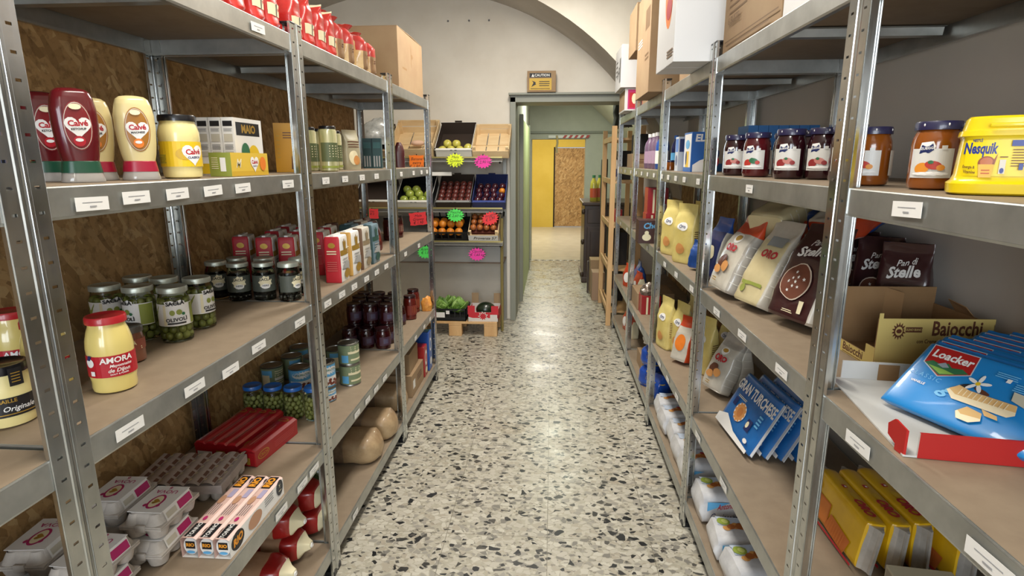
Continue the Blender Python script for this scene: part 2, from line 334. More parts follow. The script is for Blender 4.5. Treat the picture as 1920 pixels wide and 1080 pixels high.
# wall screws
for x, z, q in ((-.9, 2.61, 'leftmost of three'), (-.72, 2.61, 'middle one of three'), (-.55, 2.61, 'rightmost of three')):
    mb = MB(); mb.ball((x, YB-.004, z), .008, inkg, 8); tag(mb.build('wall_screw'), 'small grey screw in the cream wall above the fruit rack, '+q, 'screw', 'screws in the cream back wall')
# ceiling lamp housings (behind and above the camera's view)
for y in (.9, 3.4):
    t = empty('ceiling_lamp', (-.15, y, 2.74)); mb = MB(); mb.rbox(-.18, .18, -.7, .7, .0, .06, white, .01); mb.build('housing', t)
    for s_ in (-.13, .13): mb = MB(); mb.tube([(s_*1.25, -.65, -.01), (s_*1.25, .65, -.01)], .012, mat('lamp_tube', '#fff3dc', .4, emit=2.5)); mb.build('tube', t)
    mb = MB(); mb.tube([(0, 0, .06), (0, 0, .5)], .006, white); mb.build('rod', t)
    tag(t, 'twin tube ceiling lamp over the aisle, ' + ('nearer the shop window' if y < 2 else 'nearer the arch'), 'lamp')
# OSB sheet behind the left shelves
mb = MB(); mb.box(-1.245, -1.228, -1.1, 1.30, .02, 1.86, osb); tag(mb.build('osb_board'), 'nearer chipboard sheet fixed behind the left shelves', 'board')
mb = MB(); mb.box(-1.245, -1.228, 1.304, 3.62, .02, 1.86, osb); tag(mb.build('osb_board'), 'farther chipboard sheet fixed behind the left shelves', 'board')
# ================================================================= SHELVING
LF, RF, DEP = -.757, .547, .45
LB = [-.19, .785, 1.76, 2.76, 3.64]
RB = [.18, 1.155, 2.135, 3.05, 4.01, 4.97]
LZ = [.118, .502, 1.004, 1.413, 1.81]
RZ = [.118, .487, .990, 1.4, 1.79]
def flange(P, axis, sx, sy, H):
    # vertical strip folded from a profile (a along the flange, b outward), with a column of slots between a2 and a3
    def pt(a, b, z): return ((a*sx, -b*sy, z) if axis == 'x' else (-b*sx, a*sy, z))
    prof = [(0, 0), (.001, .0022), (.0055, .0022), (.0075, 0), (.0125, 0)]; tail = [(.0255, 0), (.034, 0), (.0352, -.001), (.0352, -.007)]
    for p in (prof, tail):
        for i in range(len(p)-1): P.add([pt(*p[i], 0), pt(*p[i+1], 0), pt(*p[i+1], H), pt(*p[i], H)], [(0, 1, 2, 3)], zinc)
    a, b = .0125, .0255; z = 0; st = .0375; hz = .0045 if axis == 'y' else .0055
    if axis == 'x': hole = (.0165, .0215)
    else: hole = (a+.002, b-.001)
    while z < H-.001:
        z1 = min(z+st, H); m0 = z+st*.4; m1 = min(m0+hz, H)
        Q = lambda u0, u1, w0, w1: P.add([pt(u0, 0, w0), pt(u1, 0, w0), pt(u1, 0, w1), pt(u0, 0, w1)], [(0, 1, 2, 3)], zinc)
        Q(a, b, z, m0); Q(a, b, m1, z1); Q(a, hole[0], m0, m1); Q(hole[1], b, m0, m1); z = z1
def post_mesh(sx, sy, H=1.835):
    P = MB(); flange(P, 'x', sx, sy, H); flange(P, 'y', sx, sy, H); o = P.build('post', None, solid=.0014); return o
POST = {}
for sx in (1, -1):
    for sy in (1, -1): POST[sx, sy] = post_mesh(sx, sy); C.objects.unlink(POST[sx, sy])
FOOT = MB(); FOOT.rbox(-.004, .034, -.004, .034, -.0, .022, black, .003); 
def beam_y(x, y0, y1, z, s_, tagm=zincb):    # beam running along Y; s_ = +1 when its face looks to +X
    b = MB(); pr = [(-.014, 0), (-.001, 0), (0, -.002), (0, -.046), (-.0015, -.05), (-.013, -.05), (-.013, -.044)]
    for i in range(len(pr)-1):
        (a, c), (d, e) = pr[i], pr[i+1]; b.add([(x+a*s_, y0, z+c), (x+a*s_, y1, z+c), (x+d*s_, y1, z+e), (x+d*s_, y0, z+e)], [(0, 1, 2, 3)], zincb)
    return b
def beam_x(y, x0, x1, z, s_):
    b = MB(); pr = [(-.014, 0), (-.001, 0), (0, -.002), (0, -.046), (-.0015, -.05), (-.013, -.05), (-.013, -.044)]
    for i in range(len(pr)-1):
        (a, c), (d, e) = pr[i], pr[i+1]; b.add([(x0, y+a*s_, z+c), (x1, y+a*s_, z+c), (x1, y+d*s_, z+e), (x0, y+d*s_, z+e)], [(0, 1, 2, 3)], zincb)
    return b
lblink = mat('label_print', '#9a9a9c', .6)
def unit(side, y0, y1, levels, label, tags):
    sg = 1 if side == 'L' else -1                   # direction the front looks
    xf = LF if side == 'L' else RF; xb = xf-sg*DEP
    t = empty('shelving_unit', (xf-sg*DEP/2, (y0+y1)/2, 0)); M0 = Vector((-(xf-sg*DEP/2), -(y0+y1)/2, 0))
    y0 += .003; y1 -= .003
    for px, sx in ((xf, -sg), (xb, sg)):
        for py, sy in ((y0, 1), (y1, -1)):
            o = POST[sx, sy].copy(); C.objects.link(o); o.parent = t; o.location = Vector((px, py, .008))+M0
            f = MB(); f.rbox(min(0, .03*sx)-.003, max(0, .03*sx)+.003, min(0, .03*sy)+.001*(sy > 0), max(0, .03*sy)-.001*(sy < 0), 0, .02, black, .002); q = f.build('foot', t); q.location = Vector((px, py, 0))+M0
            f = MB(); f.rbox(min(0, .033*sx)-.002, max(0, .033*sx)+.002, min(0, .033*sy)+.001*(sy > 0), max(0, .033*sy)-.001*(sy < 0), 0, .006, black, .002); q = f.build('post_cap', t); q.location = Vector((px, py, 1.838))+M0
    FB = {}
    for z in levels:
        e = .003
        for b in (beam_y(xf-sg*e, y0+.004, y1-.004, z-.001, sg), beam_y(xb+sg*e, y0+.004, y1-.004, z-.001, -sg), beam_x(y0+e, min(xf, xb)+.004, max(xf, xb)-.004, z-.001, -1), beam_x(y1-e, min(xf, xb)+.004, max(xf, xb)-.004, z-.001, 1)):
            o = b.build('beam', t, solid=.0012); o.location = M0; FB.setdefault(z, o)
        b = MB(); b.box(min(xf, xb)+.006, max(xf, xb)-.006, y0+.006, y1-.006, z-.007, z, mdf); o = b.build('shelf_board', t); o.location = M0
        b = MB(); ym = (y0+y1)/2; xa, xc = min(xf, xb)+.014, max(xf, xb)-.014
        for (u0, w0), (u1, w1) in (((-.03, -.011), (-.018, -.011)), ((-.018, -.011), (-.014, -.03)), ((-.014, -.03), (.014, -.03)), ((.014, -.03), (.018, -.011)), ((.018, -.011), (.03, -.011))):
            b.add([(xa, ym+u0, z+w0), (xc, ym+u0, z+w0), (xc, ym+u1, z+w1), (xa, ym+u1, z+w1)], [(0, 1, 2, 3)], zincb)
        o = b.build('support_bar', t, solid=.001); o.location = M0
    for (lv, yy, wd, hh, dz, tilt) in tags:
        b = MB(); f = fplane((xf+sg*.0006, yy, levels[lv]-.027+dz), (0, sg, 0), (0, 0, 1))
        c_, s_ = cos(tilt), sin(tilt); g = lambda u, v, d, f=f: f(u*c_-v*s_, u*s_+v*c_, d)
        a = Art(b, g, .0004); a.rect(-wd/2, -hh/2, wd/2, hh/2, white, 1); a.lines(-wd*.3, wd*.3, hh*.14, hh*.06, 1, .004, lblink, 0); a.lines(-wd*.1, wd*.1, -hh*.14, hh*.1, 1, .004, lblink, 0)
        o = b.build('price_label', FB[levels[lv]], solid=.0004)
    return tag(t, label, 'shelving', None)
T_ = lambda lv, L, w=.07, h=.022: [(lv, y, w, h, dz, t) for y, dz, t in L]
unit('L', LB[0], LB[1], LZ, 'nearest galvanised shelving bay on the left, cut off by the photo edge', [])
unit('L', LB[1], LB[2], LZ, 'left galvanised shelving bay holding the mayonnaise tubes and egg cartons', T_(3, [(.905, -.004, -.02), (1.009, 0, 0), (1.127, 0, .02), (1.252, 0, .03), (1.379, 0, .02), (1.626, 0, 0)])+T_(2, [(.91, .001, 0), (1.103, .001, 0), (1.241, -.012, 0), (1.378, .002, 0), (1.627, -.003, 0)])+T_(1, [(1.41, 0, 0), (1.55, 0, 0), (1.64, 0, 0)])+T_(4, [(1.53, 0, .03)]))
unit('L', LB[2], LB[3], LZ, 'left galvanised shelving bay with the row of flour packets', T_(3, [(1.908, 0, 0), (2.091, 0, 0), (2.285, 0, 0), (2.477, 0, 0)], .06)+T_(2, [(1.849, 0, 0), (1.985, 0, 0), (2.118, 0, 0), (2.268, 0, 0), (2.409, 0, 0), (2.555, 0, 0)], .06)+T_(1, [(2.06, 0, 0), (2.193, 0, 0), (2.311, 0, 0), (2.444, 0, 0)], .06)+T_(0, [(1.97, 0, 0)], .06))
unit('L', LB[3], LB[4], LZ, 'farthest galvanised shelving bay on the left, open end by the fruit rack', T_(3, [(2.894, 0, 0), (3.155, 0, 0), (3.351, 0, 0), (3.5, 0, 0)], .045)+T_(2, [(2.912, 0, 0), (3.218, 0, 0)], .05)+T_(1, [(3.057, 0, 0), (3.279, 0, 0), (3.45, 0, 0)], .05))
unit('R', RB[0], RB[1], RZ, 'nearest galvanised shelving bay on the right with the yellow drink tub', T_(3, [(.93, .003, .04)], .075, .024)+T_(2, [(.973, -.004, .03), (.66, 0, .03)], .08, .024))
unit('R', RB[1], RB[2], RZ, 'right galvanised shelving bay with the dark jam jars and biscuit bags', T_(3, [(1.656, 0, 0)], .055)+T_(2, [(1.87, 0, 0), (1.61, 0, 0), (1.322, 0, 0)], .07)+T_(1, [(1.98, 0, 0), (1.66, 0, 0)], .07))
unit('R', RB[2], RB[3], RZ, 'right galvanised shelving bay with cream biscuit bags and small blue cartons', T_(3, [(2.231, 0, 0), (2.464, 0, 0), (2.633, 0, 0), (2.801, 0, 0), (2.963, 0, 0)], .05)+T_(2, [(2.764, 0, 0), (2.505, 0, 0), (2.219, 0, 0)], .06)+T_(1, [(2.753, 0, 0), (2.548, 0, 0), (2.348, 0, 0)], .06))
unit('R', RB[3], RB[4], RZ, 'right galvanised shelving bay with the purple bottles and brown chocolate carton', T_(3, [(3.194, 0, 0), (3.407, 0, 0), (3.63, 0, 0), (3.859, 0, 0)], .045)+T_(2, [(3.3, 0, 0), (3.6, 0, 0)], .05)+T_(1, [(3.4, 0, 0), (3.7, 0, 0)], .05))
unit('R', RB[4], RB[5], RZ, 'farthest galvanised shelving bay on the right, beside the pine rack', T_(3, [(4.121, 0, 0), (4.451, 0, 0), (4.691, 0, 0)], .045)+T_(2, [(4.2, 0, 0), (4.6, 0, 0)], .045))
# ================================================================= GOODS: generic builders (front faces -Y, origin at base centre)
from mathutils import noise as MN
def ring(wd, dp, z, p=4, n=32, cx=0, cy=0):
    o = []
    for i in range(n):
        t = 2*pi*i/n; c_, s_ = cos(t), sin(t)
        o.append((cx+wd*math.copysign(abs(c_)**(2/p), c_), cy+dp*math.copysign(abs(s_)**(2/p), s_), z))
    return o
def crum(p, amp, fr=28, seed=0):
    q = Vector(p)*fr+Vector((seed, 0, 0)); v = MN.noise_vector(q)+MN.noise_vector(q*2.3)*.45; return Vector(p)+v*amp
class Skin:      # a body given by sections (z, halfwidth, halfdepth, p, cx, cy)
    def __init__(s, secs, amp=0, fr=28, seed=0): s.s = secs; s.a = amp; s.fr = fr; s.sd = seed
    def at(s, z):
        S_ = s.s
        for a, b in zip(S_, S_[1:]):
            if z <= b[0] or b is S_[-1]:
                t = max(0, min(1, (z-a[0])/max(1e-9, b[0]-a[0]))); return [a[i]+(b[i]-a[i])*t for i in range(len(a))]
    def mesh(s, mb, m, n=32, sub=5, mf=None):
        zs = []
        for a, b in zip(s.s, s.s[1:]): zs += [a[0]+(b[0]-a[0])*k/sub for k in range(sub)]
        zs.append(s.s[-1][0]); R_ = []
        for z in zs:
            q = s.at(z); r = ring(q[1], q[2], z, q[3], n, q[4] if len(q) > 4 else 0, q[5] if len(q) > 5 else 0)
            if s.a: r = [tuple(crum(p, s.a, s.fr, s.sd)) if p[2] > .002 else p for p in r]; r = [(p[0], p[1], max(p[2], .0015)) if z > .002 else p for p in r]
            R_.append(r)
        return mb.loft(R_, m, mf=(lambda j, i: mf(zs[j], 2*pi*(i+.5)/n)) if mf else None)
    def f(s, side='front'):
        def g(u, v, d):
            q = s.at(v); W, D, p = q[1], q[2], q[3]; cx = q[4] if len(q) > 4 else 0; cy = q[5] if len(q) > 5 else 0
            if side == 'front': uu = max(-.995, min(.995, u/W)); P = (cx+uu*W, cy-D*(1-abs(uu)**p)**(1/p), v); nn = Vector((0, -1, 0))
            elif side == 'right': uu = max(-.995, min(.995, u/D)); P = (cx+W*(1-abs(uu)**p)**(1/p), cy+uu*D, v); nn = Vector((1, 0, 0))
            else: uu = max(-.995, min(.995, u/D)); P = (cx-W*(1-abs(uu)**p)**(1/p), cy-uu*D, v); nn = Vector((-1, 0, 0))
            P = crum(P, s.a, s.fr, s.sd) if s.a else Vector(P); return tuple(P+nn*(d+.0006))
        return g
def camrz(x, y, extra=0): return math.atan2(-x, y)+extra if True else 0
def put(o, x, y, z, rz=0, label=None, cat=None, group=None, rx=0, ry=0):
    o.location = (x, y, z); o.rotation_mode = 'XYZ'; o.rotation_euler = (rx, ry, rz)
    if label: tag(o, label, cat, group)
    return o
def again(src, *a, **k): return put(copy_tree(src), *a, **k)
LFT, RGT = R(90), R(-90)                      # fronts looking into the aisle from the left / right shelves
lidred = mat('red_lid', '#b5222b', .35, 0, .3); lidblk = mat('black_lid', '#15151a', .3, .3, .3); lidwht = mat('silver_green_lid', '#b4b9ad', .35, .6); lidblue = mat('blue_lid', '#1f63b4', .35, 0, .3); lidnavy = mat('navy_lid', '#232043', .35, 0, .4)
def lidmb(r, z, h, m, n=36):
    b = MB(); b.lathe([(r-.0015, z), (r, z+.001), (r, z+h-.002), (r-.0015, z+h), (r-.006, z+h), (r-.008, z+h-.0012), (.002, z+h-.0012)], m, n)
    return b
def knurl(r, z, h, m):
    b = MB(); vs = []; n = 48
    R_ = [[((r+(.0007 if i % 2 else 0)-o_)*cos(2*pi*i/n), (r+(.0007 if i % 2 else 0)-o_)*sin(2*pi*i/n), z_) for i in range(n)] for o_, z_ in ((0, z), (0, z+h*.75), (.0015, z+h), (.006, z+h), (.008, z+h-.0012))]
    b.loft(R_, m); return b
def jar(name, prof, m, lid, labelfn=None, r=None):
    t = empty(name); b = MB(); b.lathe(prof, m, 36); b.build('jar_body', t); lid.build('lid', t)
    if labelfn:
        b = MB(); labelfn(Art(b, fcyl(r+.0004), .00025)); b.build('paper_label', t)
    return t
# ---- colours
mayo = mat('mayonnaise', '#e6d694', .35, 0, .6); mayo2 = mat('yellow_mayonnaise', '#dfcb7a', .3, 0, .7); ket = mat('ketchup_red', '#5d1218', .25, 0, .4)
hred = mat('label_red', '#b01a28', .45); hdark = mat('label_dark_red', '#6b1218', .45); hyel = mat('label_yellow', '#e3bd22', .45); hgreen = mat('label_green', '#2f6b45', .45); horg = mat('label_orange', '#e07a25', .5)
hblue = mat('label_blue', '#2360b0', .45); hnavy = mat('label_navy', '#1f2a5c', .45); hsky = mat('label_sky', '#5fa8d8', .45); hbrown = mat('label_brown', '#5b3220', .5); htan = mat('biscuit_tan', '#c98c4e', .6); hcream = mat('label_cream', '#e6dcb8', .5); hpink = mat('label_magenta', '#b32866', .5); holive = mat('label_olive', '#8b9440', .5); hgold = mat('label_gold', '#b8923c', .4, .4); hgrey = mat('label_grey', '#a9a9a8', .5); hblack = mat('label_black', '#1a191b', .45)
# ---- squeeze bottle standing on its cap
def squeeze(bodym, capm, ringm, t1, foodm):
    t = empty('squeeze_bottle'); H = .162
    sk = Skin([(.036, .027, .021, 2.4), (.05, .030, .022, 2.5), (.07, .0325, .0235, 2.6), (.1, .0345, .0245, 2.7), (.125, .0345, .0245, 2.8), (.145, .031, .022, 2.8), (.155, .0275, .019, 2.6), (.160, .021, .014, 2.4), (.162, .010, .007, 2.2)])
    b = MB(); sk.mesh(b, bodym, 36, 4); b.build('bottle_body', t)
    b = MB(); Skin([(0, .033, .027, 2.5), (.003, .0335, .0275, 2.5), (.018, .030, .0235, 2.4), (.036, .0272, .0212, 2.4)]).mesh(b, mat('clear_cap_skirt', '#b9b4ae', .15, 0, .5, trans=.35), 36, 2); b.build('cap_skirt', t)
    b = MB(); Skin([(.0165, .0312, .0248, 2.4), (.036, .0282, .0222, 2.4), (.038, .026, .02, 2.4)]).mesh(b, capm, 36, 2); b.build('cap', t)
    b = MB(); a = Art(b, sk.f(), .0004); a.ell(.001, .097, .0215, .042, ringm, 28); a.ell(.001, .097, .020, .040, mat('label_silver', '#c9c2b4', .4), 28); a.ell(.001, .097, .019, .0385, ringm, 28)
    a.heart(.001, .096, .0195, white); a.text('Calvé', .001, .101, .0135, hred, .06, 0, .03, 1, .95); a.text(t1, .001, .0915, .005, hblack, .06, 0, .03); a.ell(0, .071, .009, .009, foodm, 14); a.ell(0, .073, .006, .003, white, 12); a.ell(0, .129, .009, .005, hcream, 12)
    b.build('front_label', t); return t
ketb = squeeze(ket, mat('green_cap', '#1c4a36', .3), mat('ketchup_label', '#7c1a1e', .4), 'KETCHUP', hred)
put(ketb, -.845, 1.0, LZ[3]+.0008, camrz(-.845, 1.0, .12), 'dark red ketchup squeeze bottle standing on its green cap, front one', 'bottle')
k2 = again(ketb, -.945, 1.045, LZ[3]+.0008, camrz(-.945, 1.0, .2), 'dark red squeeze bottle half hidden behind the front ketchup bottle', 'bottle')
mayb = squeeze(mat('cream_bottle', '#d9c78f', .3, 0, .4), mat('crimson_cap', '#9c1a35', .3), mat('brown_label', '#a06a24', .4), 'MAIONESE', horg)
put(mayb, -.828, 1.128, LZ[3]+.0008, camrz(-.83, 1.128, .1), 'cream mayonnaise squeeze bottle with crimson cap next to the big glass jar', 'bottle')
again(mayb, -.90, 1.105, LZ[3]+.0008, camrz(-.9, 1.1, .1), 'cream squeeze bottle between the ketchup and the frontmost mayonnaise bottle', 'bottle').scale = (1, 1, .97)
again(mayb, -1.0, 1.10, LZ[3]+.0008, camrz(-1, 1.1, .3), 'cream squeeze bottle standing behind the ketchup, only its lower side showing', 'bottle')
# ---- mayonnaise glass jar
rj = .0405
def f_(a):
    a.rect(-.115, .025, .09, .078, hyel, 26); a.rect(-.085, .04, -.07, .066, holive, 3); a.ell(.02, .052, .02, .013, mat('olive_gold', '#c9a32c', .5)); a.heart(.036, .052, .0235, white); a.text('Calvé', .036, .056, .0155, hred, .05, 0, .03, 1, .95); a.text('CLASSICA', .036, .0445, .0062, hnavy, .05, 0, .03)
    a.lines(-.055, -.02, .05, .0016, 5, .004, holive); a.ell(-.045, .066, .010, .006, hcream)
jm = jar('mayonnaise_jar', [(.033, 0), (.0375, .003), (.039, .012), (.039, .022), (rj-.0002, .024), (rj-.0002, .08), (rj+.0005, .084), (rj, .098), (.037, .111), (.0345, .116), (.0345, .122)], mayo, knurl(.037, .121, .013, lidblk), f_, rj)
put(jm, -.82, 1.25, LZ[3]+.0008, camrz(-.82, 1.25, -.25), 'large mayonnaise jar with black lid and yellow heart label on the top left shelf', 'jar')
# ---- row of narrow white cartons + lying yellow carton
def box_item(name, wd, dp, h, m, arts, fm=None, cr=.0008):
    t = empty(name); b = MB(); b.box(-wd/2, wd/2, -dp/2, dp/2, 0, h, m, fm)
    for f, fn in arts: fn(Art(b, f, .0003))
    b.build('carton', t); return t
def one(name, wd, dp, h, m, arts=(), fm=None, r=0):
    b = MB(); (b.rbox(-wd/2, wd/2, -dp/2, dp/2, 0, h, m, r) if r else b.box(-wd/2, wd/2, -dp/2, dp/2, 0, h, m, fm))
    for f, fn in arts: fn(Art(b, f, .0003))
    return b.build(name)
def narrow(a):
    a.rect(-.013, .128, .013, .142, hblack, 1); a.lines(-.012, .012, .122, .0012, 3, .003, inkg); a.rect(-.012, .088, .012, .108, mat('pale_grey', '#c5bfae', .5), 1); a.lines(-.012, .012, .08, .0014, 4, .0035, inkg); a.rect(-.0155, .003, .0155, .03, hyel, 1); a.rect(-.012, .05, .012, .062, mat('pale_grey', '#c5bfae', .5), 1)
def broad(a):
    a.rect(-.065, .105, .06, .14, hblack, 1); a.text('MAIO', 0, .122, .03, hgold, 0, 0, .04); a.ell(.02, .045, .032, .036, hyel); a.ell(-.025, .06, .022, .026, hgreen); a.ell(-.015, .035, .03, .02, hcream); a.rect(-.07, .003, .07, .018, hgreen, 1)
wb = one('white_carton', .0335, .15, .151, white, [(ffront(-.075), narrow), (fside(.01675), broad)])
for i in range(5):
    o = wb if i == 0 else copy_tree(wb)
    put(o, -.868-i*.0355, 1.61, LZ[3]+.0008, 0, ['rightmost narrow white carton showing its picture side, above the yellow carton', 'second narrow white carton from the right in the upright row', 'middle narrow white carton in the upright row', 'fourth narrow white carton from the right in the upright row', 'leftmost narrow white carton, mostly behind the mayonnaise jar'][i], 'carton', 'narrow white cartons on the upper left shelf')
yb = one('yellow_carton', .055, .185, .057, mat('carton_yellow', '#d9b640', .5), [(fside(.0275), lambda a: (a.rect(-.09, .0, .09, .012, mat('olive_gold', '#c9a32c', .5), 1), a.text('M', -.06, .03, .03, hcream, 0, .3), a.heart(.02, .031, .021, white), a.text('Calvé', .02, .034, .0135, hred, 0, 0, .03), a.text('CLASSICA', .02, .024, .005, hnavy), a.ell(.062, .03, .016, .018, horg))), (ffront(-.0925), lambda a: (a.rect(-.0275, .0, .0275, .057, holive, 1), a.rect(.0, .012, .014, .045, white, 1), a.lines(-.022, -.004, .045, .0015, 6, .005, hcream)))])
put(yb, -.808, 1.472, LZ[3]+.0008, 0, 'low yellow mayonnaise carton lying in front of the narrow white cartons', 'carton')
yc = one('amber_carton', .075, .09, .16, mat('carton_amber', '#c58d12', .5), [(ffront(-.045), lambda a: (a.poly([(.012, .01), (.03, .01), (.034, .04), (.026, .06), (.03, .08), (.022, .07), (.014, .05)], hbrown), a.lines(-.01, .03, .13, .003, 3, .008, hbrown), a.lines(-.03, -.02, .12, .003, 6, .014, hgold)))])
put(yc, -.90, 1.965, LZ[3]+.0008, .25, 'tall amber yellow carton with a small dark figure, seen behind the post', 'carton')
# ---- asparagus jars, teal cartons
asp = mottle('asparagus_in_glass', '#8b8c5c', '#c3bd94', 30, .25, 0, coat=.6, stretch=(1, 1, .12))
def al(a): a.rect(-.05, .035, .045, .1, mat('asparagus_label', '#56603f', .5), 16); a.lines(-.02, .02, .09, .003, 5, .009, hcream); a.rect(-.05, .012, .045, .02, holive, 16)
aj = jar('asparagus_jar', [(.028, 0), (.032, .004), (.032, .14), (.027, .148)], asp, lidmb(.029, .146, .011, lidblk), al, .032)
for i, (x, y, lb) in enumerate(((-.80, 2.06, 'nearest tall jar of pale asparagus, half hidden by the double post'), (-.90, 2.23, 'tall asparagus jar in the middle of the row of five'), (-.90, 2.38, 'tall asparagus jar fourth along the row, left of the teal cartons'), (-.90, 2.12, 'tall asparagus jar second along the row beside the double post'), (-.985, 2.42, 'tall asparagus jar standing behind the row of asparagus jars'))):
    (put if not i else again)(aj, x, y, LZ[3]+.0008, LFT-.5, lb, 'jar', 'asparagus jars on the upper left shelf')
foil = mat('silver_foil', '#b9b5ac', .3, .7)
ab = MB(); sk = Skin([(0, .042, .028, 3.5), (.03, .044, .03, 3.5), (.12, .04, .024, 3.5), (.155, .04, .004, 5), (.168, .041, .0015, 6)], .0025); sk.mesh(ab, mat('snack_bag_cream', '#a79f84', .35, 0, .3), 28, 4)
a = Art(ab, sk.f(), .0005); a.ell(-.005, .05, .025, .03, hcream); a.ell(.01, .04, .018, .02, htan); a.lines(-.03, .03, .12, .004, 3, .011, hbrown)
put(ab.build('mushroom_bag'), -.885, 2.53, LZ[3]+.0008, LFT-.55, 'glossy cream bag of dried mushrooms beside the teal cartons', 'bag')
tl = one('teal_carton', .046, .06, .15, mat('carton_teal', '#1e4748', .5), [(ffront(-.03), lambda a: (a.rect(-.018, .1, .018, .13, mat('teal_light', '#2f6464', .5), 1), [a.rect(-.018+k*.013, .008, -.011+k*.013, .062, hgrey, 1) for k in range(3)]))])
put(tl, -.955, 3.0, LZ[3]+.0008, .2, 'left one of two dark teal cartons with pale vertical stripes', 'carton', 'teal cartons'); again(tl, -.905, 3.0, LZ[3]+.0008, .2, 'right one of two dark teal cartons with pale vertical stripes', 'carton', 'teal cartons')
mk = MB(); sk = Skin([(0, .03, .025, 3), (.09, .03, .025, 3), (.12, .022, .02, 2.5), (.14, .012, .012, 2)], .001); sk.mesh(mk, mat('maroon_wrap', '#431316', .4, 0, .3), 24, 3)
put(mk.build('maroon_packet'), -.875, 3.32, LZ[3]+.0008, .3, 'dark maroon packet on the upper left shelf behind the orange price star', 'packet')
bb = one('blue_white_carton', .06, .1, .15, hblue, [(ffront(-.05), lambda a: (a.rect(-.03, .0, .03, .06, white, 1), a.lines(-.02, .02, .1, .004, 3, .01, white)))])
put(bb, -.93, .70, LZ[3]+.0008, .7, 'blue and white carton glimpsed behind the nearest left post', 'carton')
# ---- Amora jars
rj = .0405
def f_(a):
    a.rect(-.115, .035, .1, .078, hred, 26); a.rect(-.1, .038, -.062, .052, horg, 4); a.rect(-.1, .054, -.062, .074, hcream, 4); a.rect(-.095, .057, -.066, .071, mat('photo_brown', '#a77b4a', .6), 3)
    a.ell(-.036, .065, .009, .009, white); a.poly([(-.042, .07), (-.038, .08), (-.03, .079), (-.034, .07)], hnavy); a.text('AMORA', .012, .069, .0155, white, .02, .1, .03); a.text('Mayonnaise', .018, .058, .008, white, .02, .3); a.text('de Dijon', .014, .0485, .0105, white, .02, .3, .02); a.text('GOUT & PLAISIR', .014, .041, .0042, white, .02)
    a.rect(-.034, .04, -.026, .049, white, 2)
aj2 = jar('mayonnaise_jar', [(.032, 0), (.037, .003), (.0385, .01), (.038, .022), (.0402, .034), (.0402, .08), (.0405, .09), (.039, .105), (.035, .122), (.0315, .131), (.031, .138)], mayo2, knurl(.0345, .138, .014, lidred), f_, rj)
put(aj2, -.872, 1.03, LZ[2]+.0008, camrz(-.87, 1.02, -.12), 'red-lidded mayonnaise jar just right of the nearest left post', 'jar', 'red-lidded mayonnaise jars')
again(aj2, -.972, .995, LZ[2]+.0008, camrz(-.97, 1, .55), 'red-lidded mayonnaise jar half hidden behind the nearest left post', 'jar', 'red-lidded mayonnaise jars')
again(aj2, -1.095, 1.05, LZ[2]+.0008, camrz(-1.09, 1.05, -.1), 'red-lidded mayonnaise jar at the left edge of the photo', 'jar', 'red-lidded mayonnaise jars')
def f_(a):
    a.rect(-.1, .022, .1, .056, hblack, 24); a.text('MAILLE', .0, .05, .009, hgold); a.text('Dijon Originale', .0, .036, .0125, white, 0, .3, .01); a.rect(-.09, .026, .09, .0275, hgold, 20); a.rect(.008, .075, .028, .106, hblack, 4); a.lines(.011, .025, .098, .0016, 4, .005, hgold)
mj = jar('mustard_jar', [(.034, 0), (.04, .003), (.043, .015), (.0447, .03), (.0445, .06), (.042, .078), (.036, .09), (.0355, .094)], mayo, knurl(.0385, .093, .015, lidblk), f_, .045)
put(mj, -.945, .872, LZ[2]+.0008, camrz(-.945, .872, .0), 'squat mustard jar with black lid and black label at the left edge', 'jar')
pj = jar('pate_jar', [(.026, 0), (.03, .003), (.0305, .05), (.028, .064), (.026, .07)], mat('pate_brown', '#7c4a33', .3, 0, .6), knurl(.0295, .069, .013, mat('grey_lid', '#6d6a66', .3, .6)), lambda a: (a.rect(-.05, .03, .05, .055, mat('pate_label', '#8b4a3a', .5), 16), a.text('TRAPÀ', 0, .046, .011, hcream), a.lines(-.03, .03, .038, .002, 2, .004, hcream)), .0308)
put(pj, -.955, 1.185, LZ[2]+.0008, camrz(-.95, 1.18, -.1), 'little brown pate jar with grey lid beside the red-lidded mayonnaise', 'jar')
# ---- olive jars with real olives in glass
glass = mat('jar_glass', '#e6ecd8', .02, trans=1); glass.node_tree.nodes['Principled BSDF'].inputs['IOR'].default_value = 1.2
olive = mottle('olive_skin', '#6e7434', '#8b8d48', 20, .25, 0, coat=.5)
def fruitjar(name, prof, r, fruit, fr, zt, lid, lf, brine):
    t = empty(name); b = MB(); b.lathe(prof, glass, 32); b.build('glass_jar', t)
    b = MB(); ri = r-.0035; zz = .006+fr
    b.lathe([(ri*.6, .0035), (ri*.6, zt)], brine, 16)
    k = 0
    while zz < zt:
        n = int(2*pi*(ri-fr)/(2*fr)*.98)
        for i in range(n):
            a_ = 2*pi*(i+(k % 2)*.5)/n+random.uniform(-.05, .05); b.ball(((ri-fr)*cos(a_), (ri-fr)*sin(a_), zz+random.uniform(-.001, .001)), fr*random.uniform(.93, 1.02), fruit, 7, (1, 1, 1.15))
        zz += fr*1.85; k += 1
    o = b.build('contents', t); o['kind'] = 'stuff'; lid.build('lid', t)
    b = MB(); lf(Art(b, fcyl(r+.0004), .00025)); b.build('paper_label', t); return t
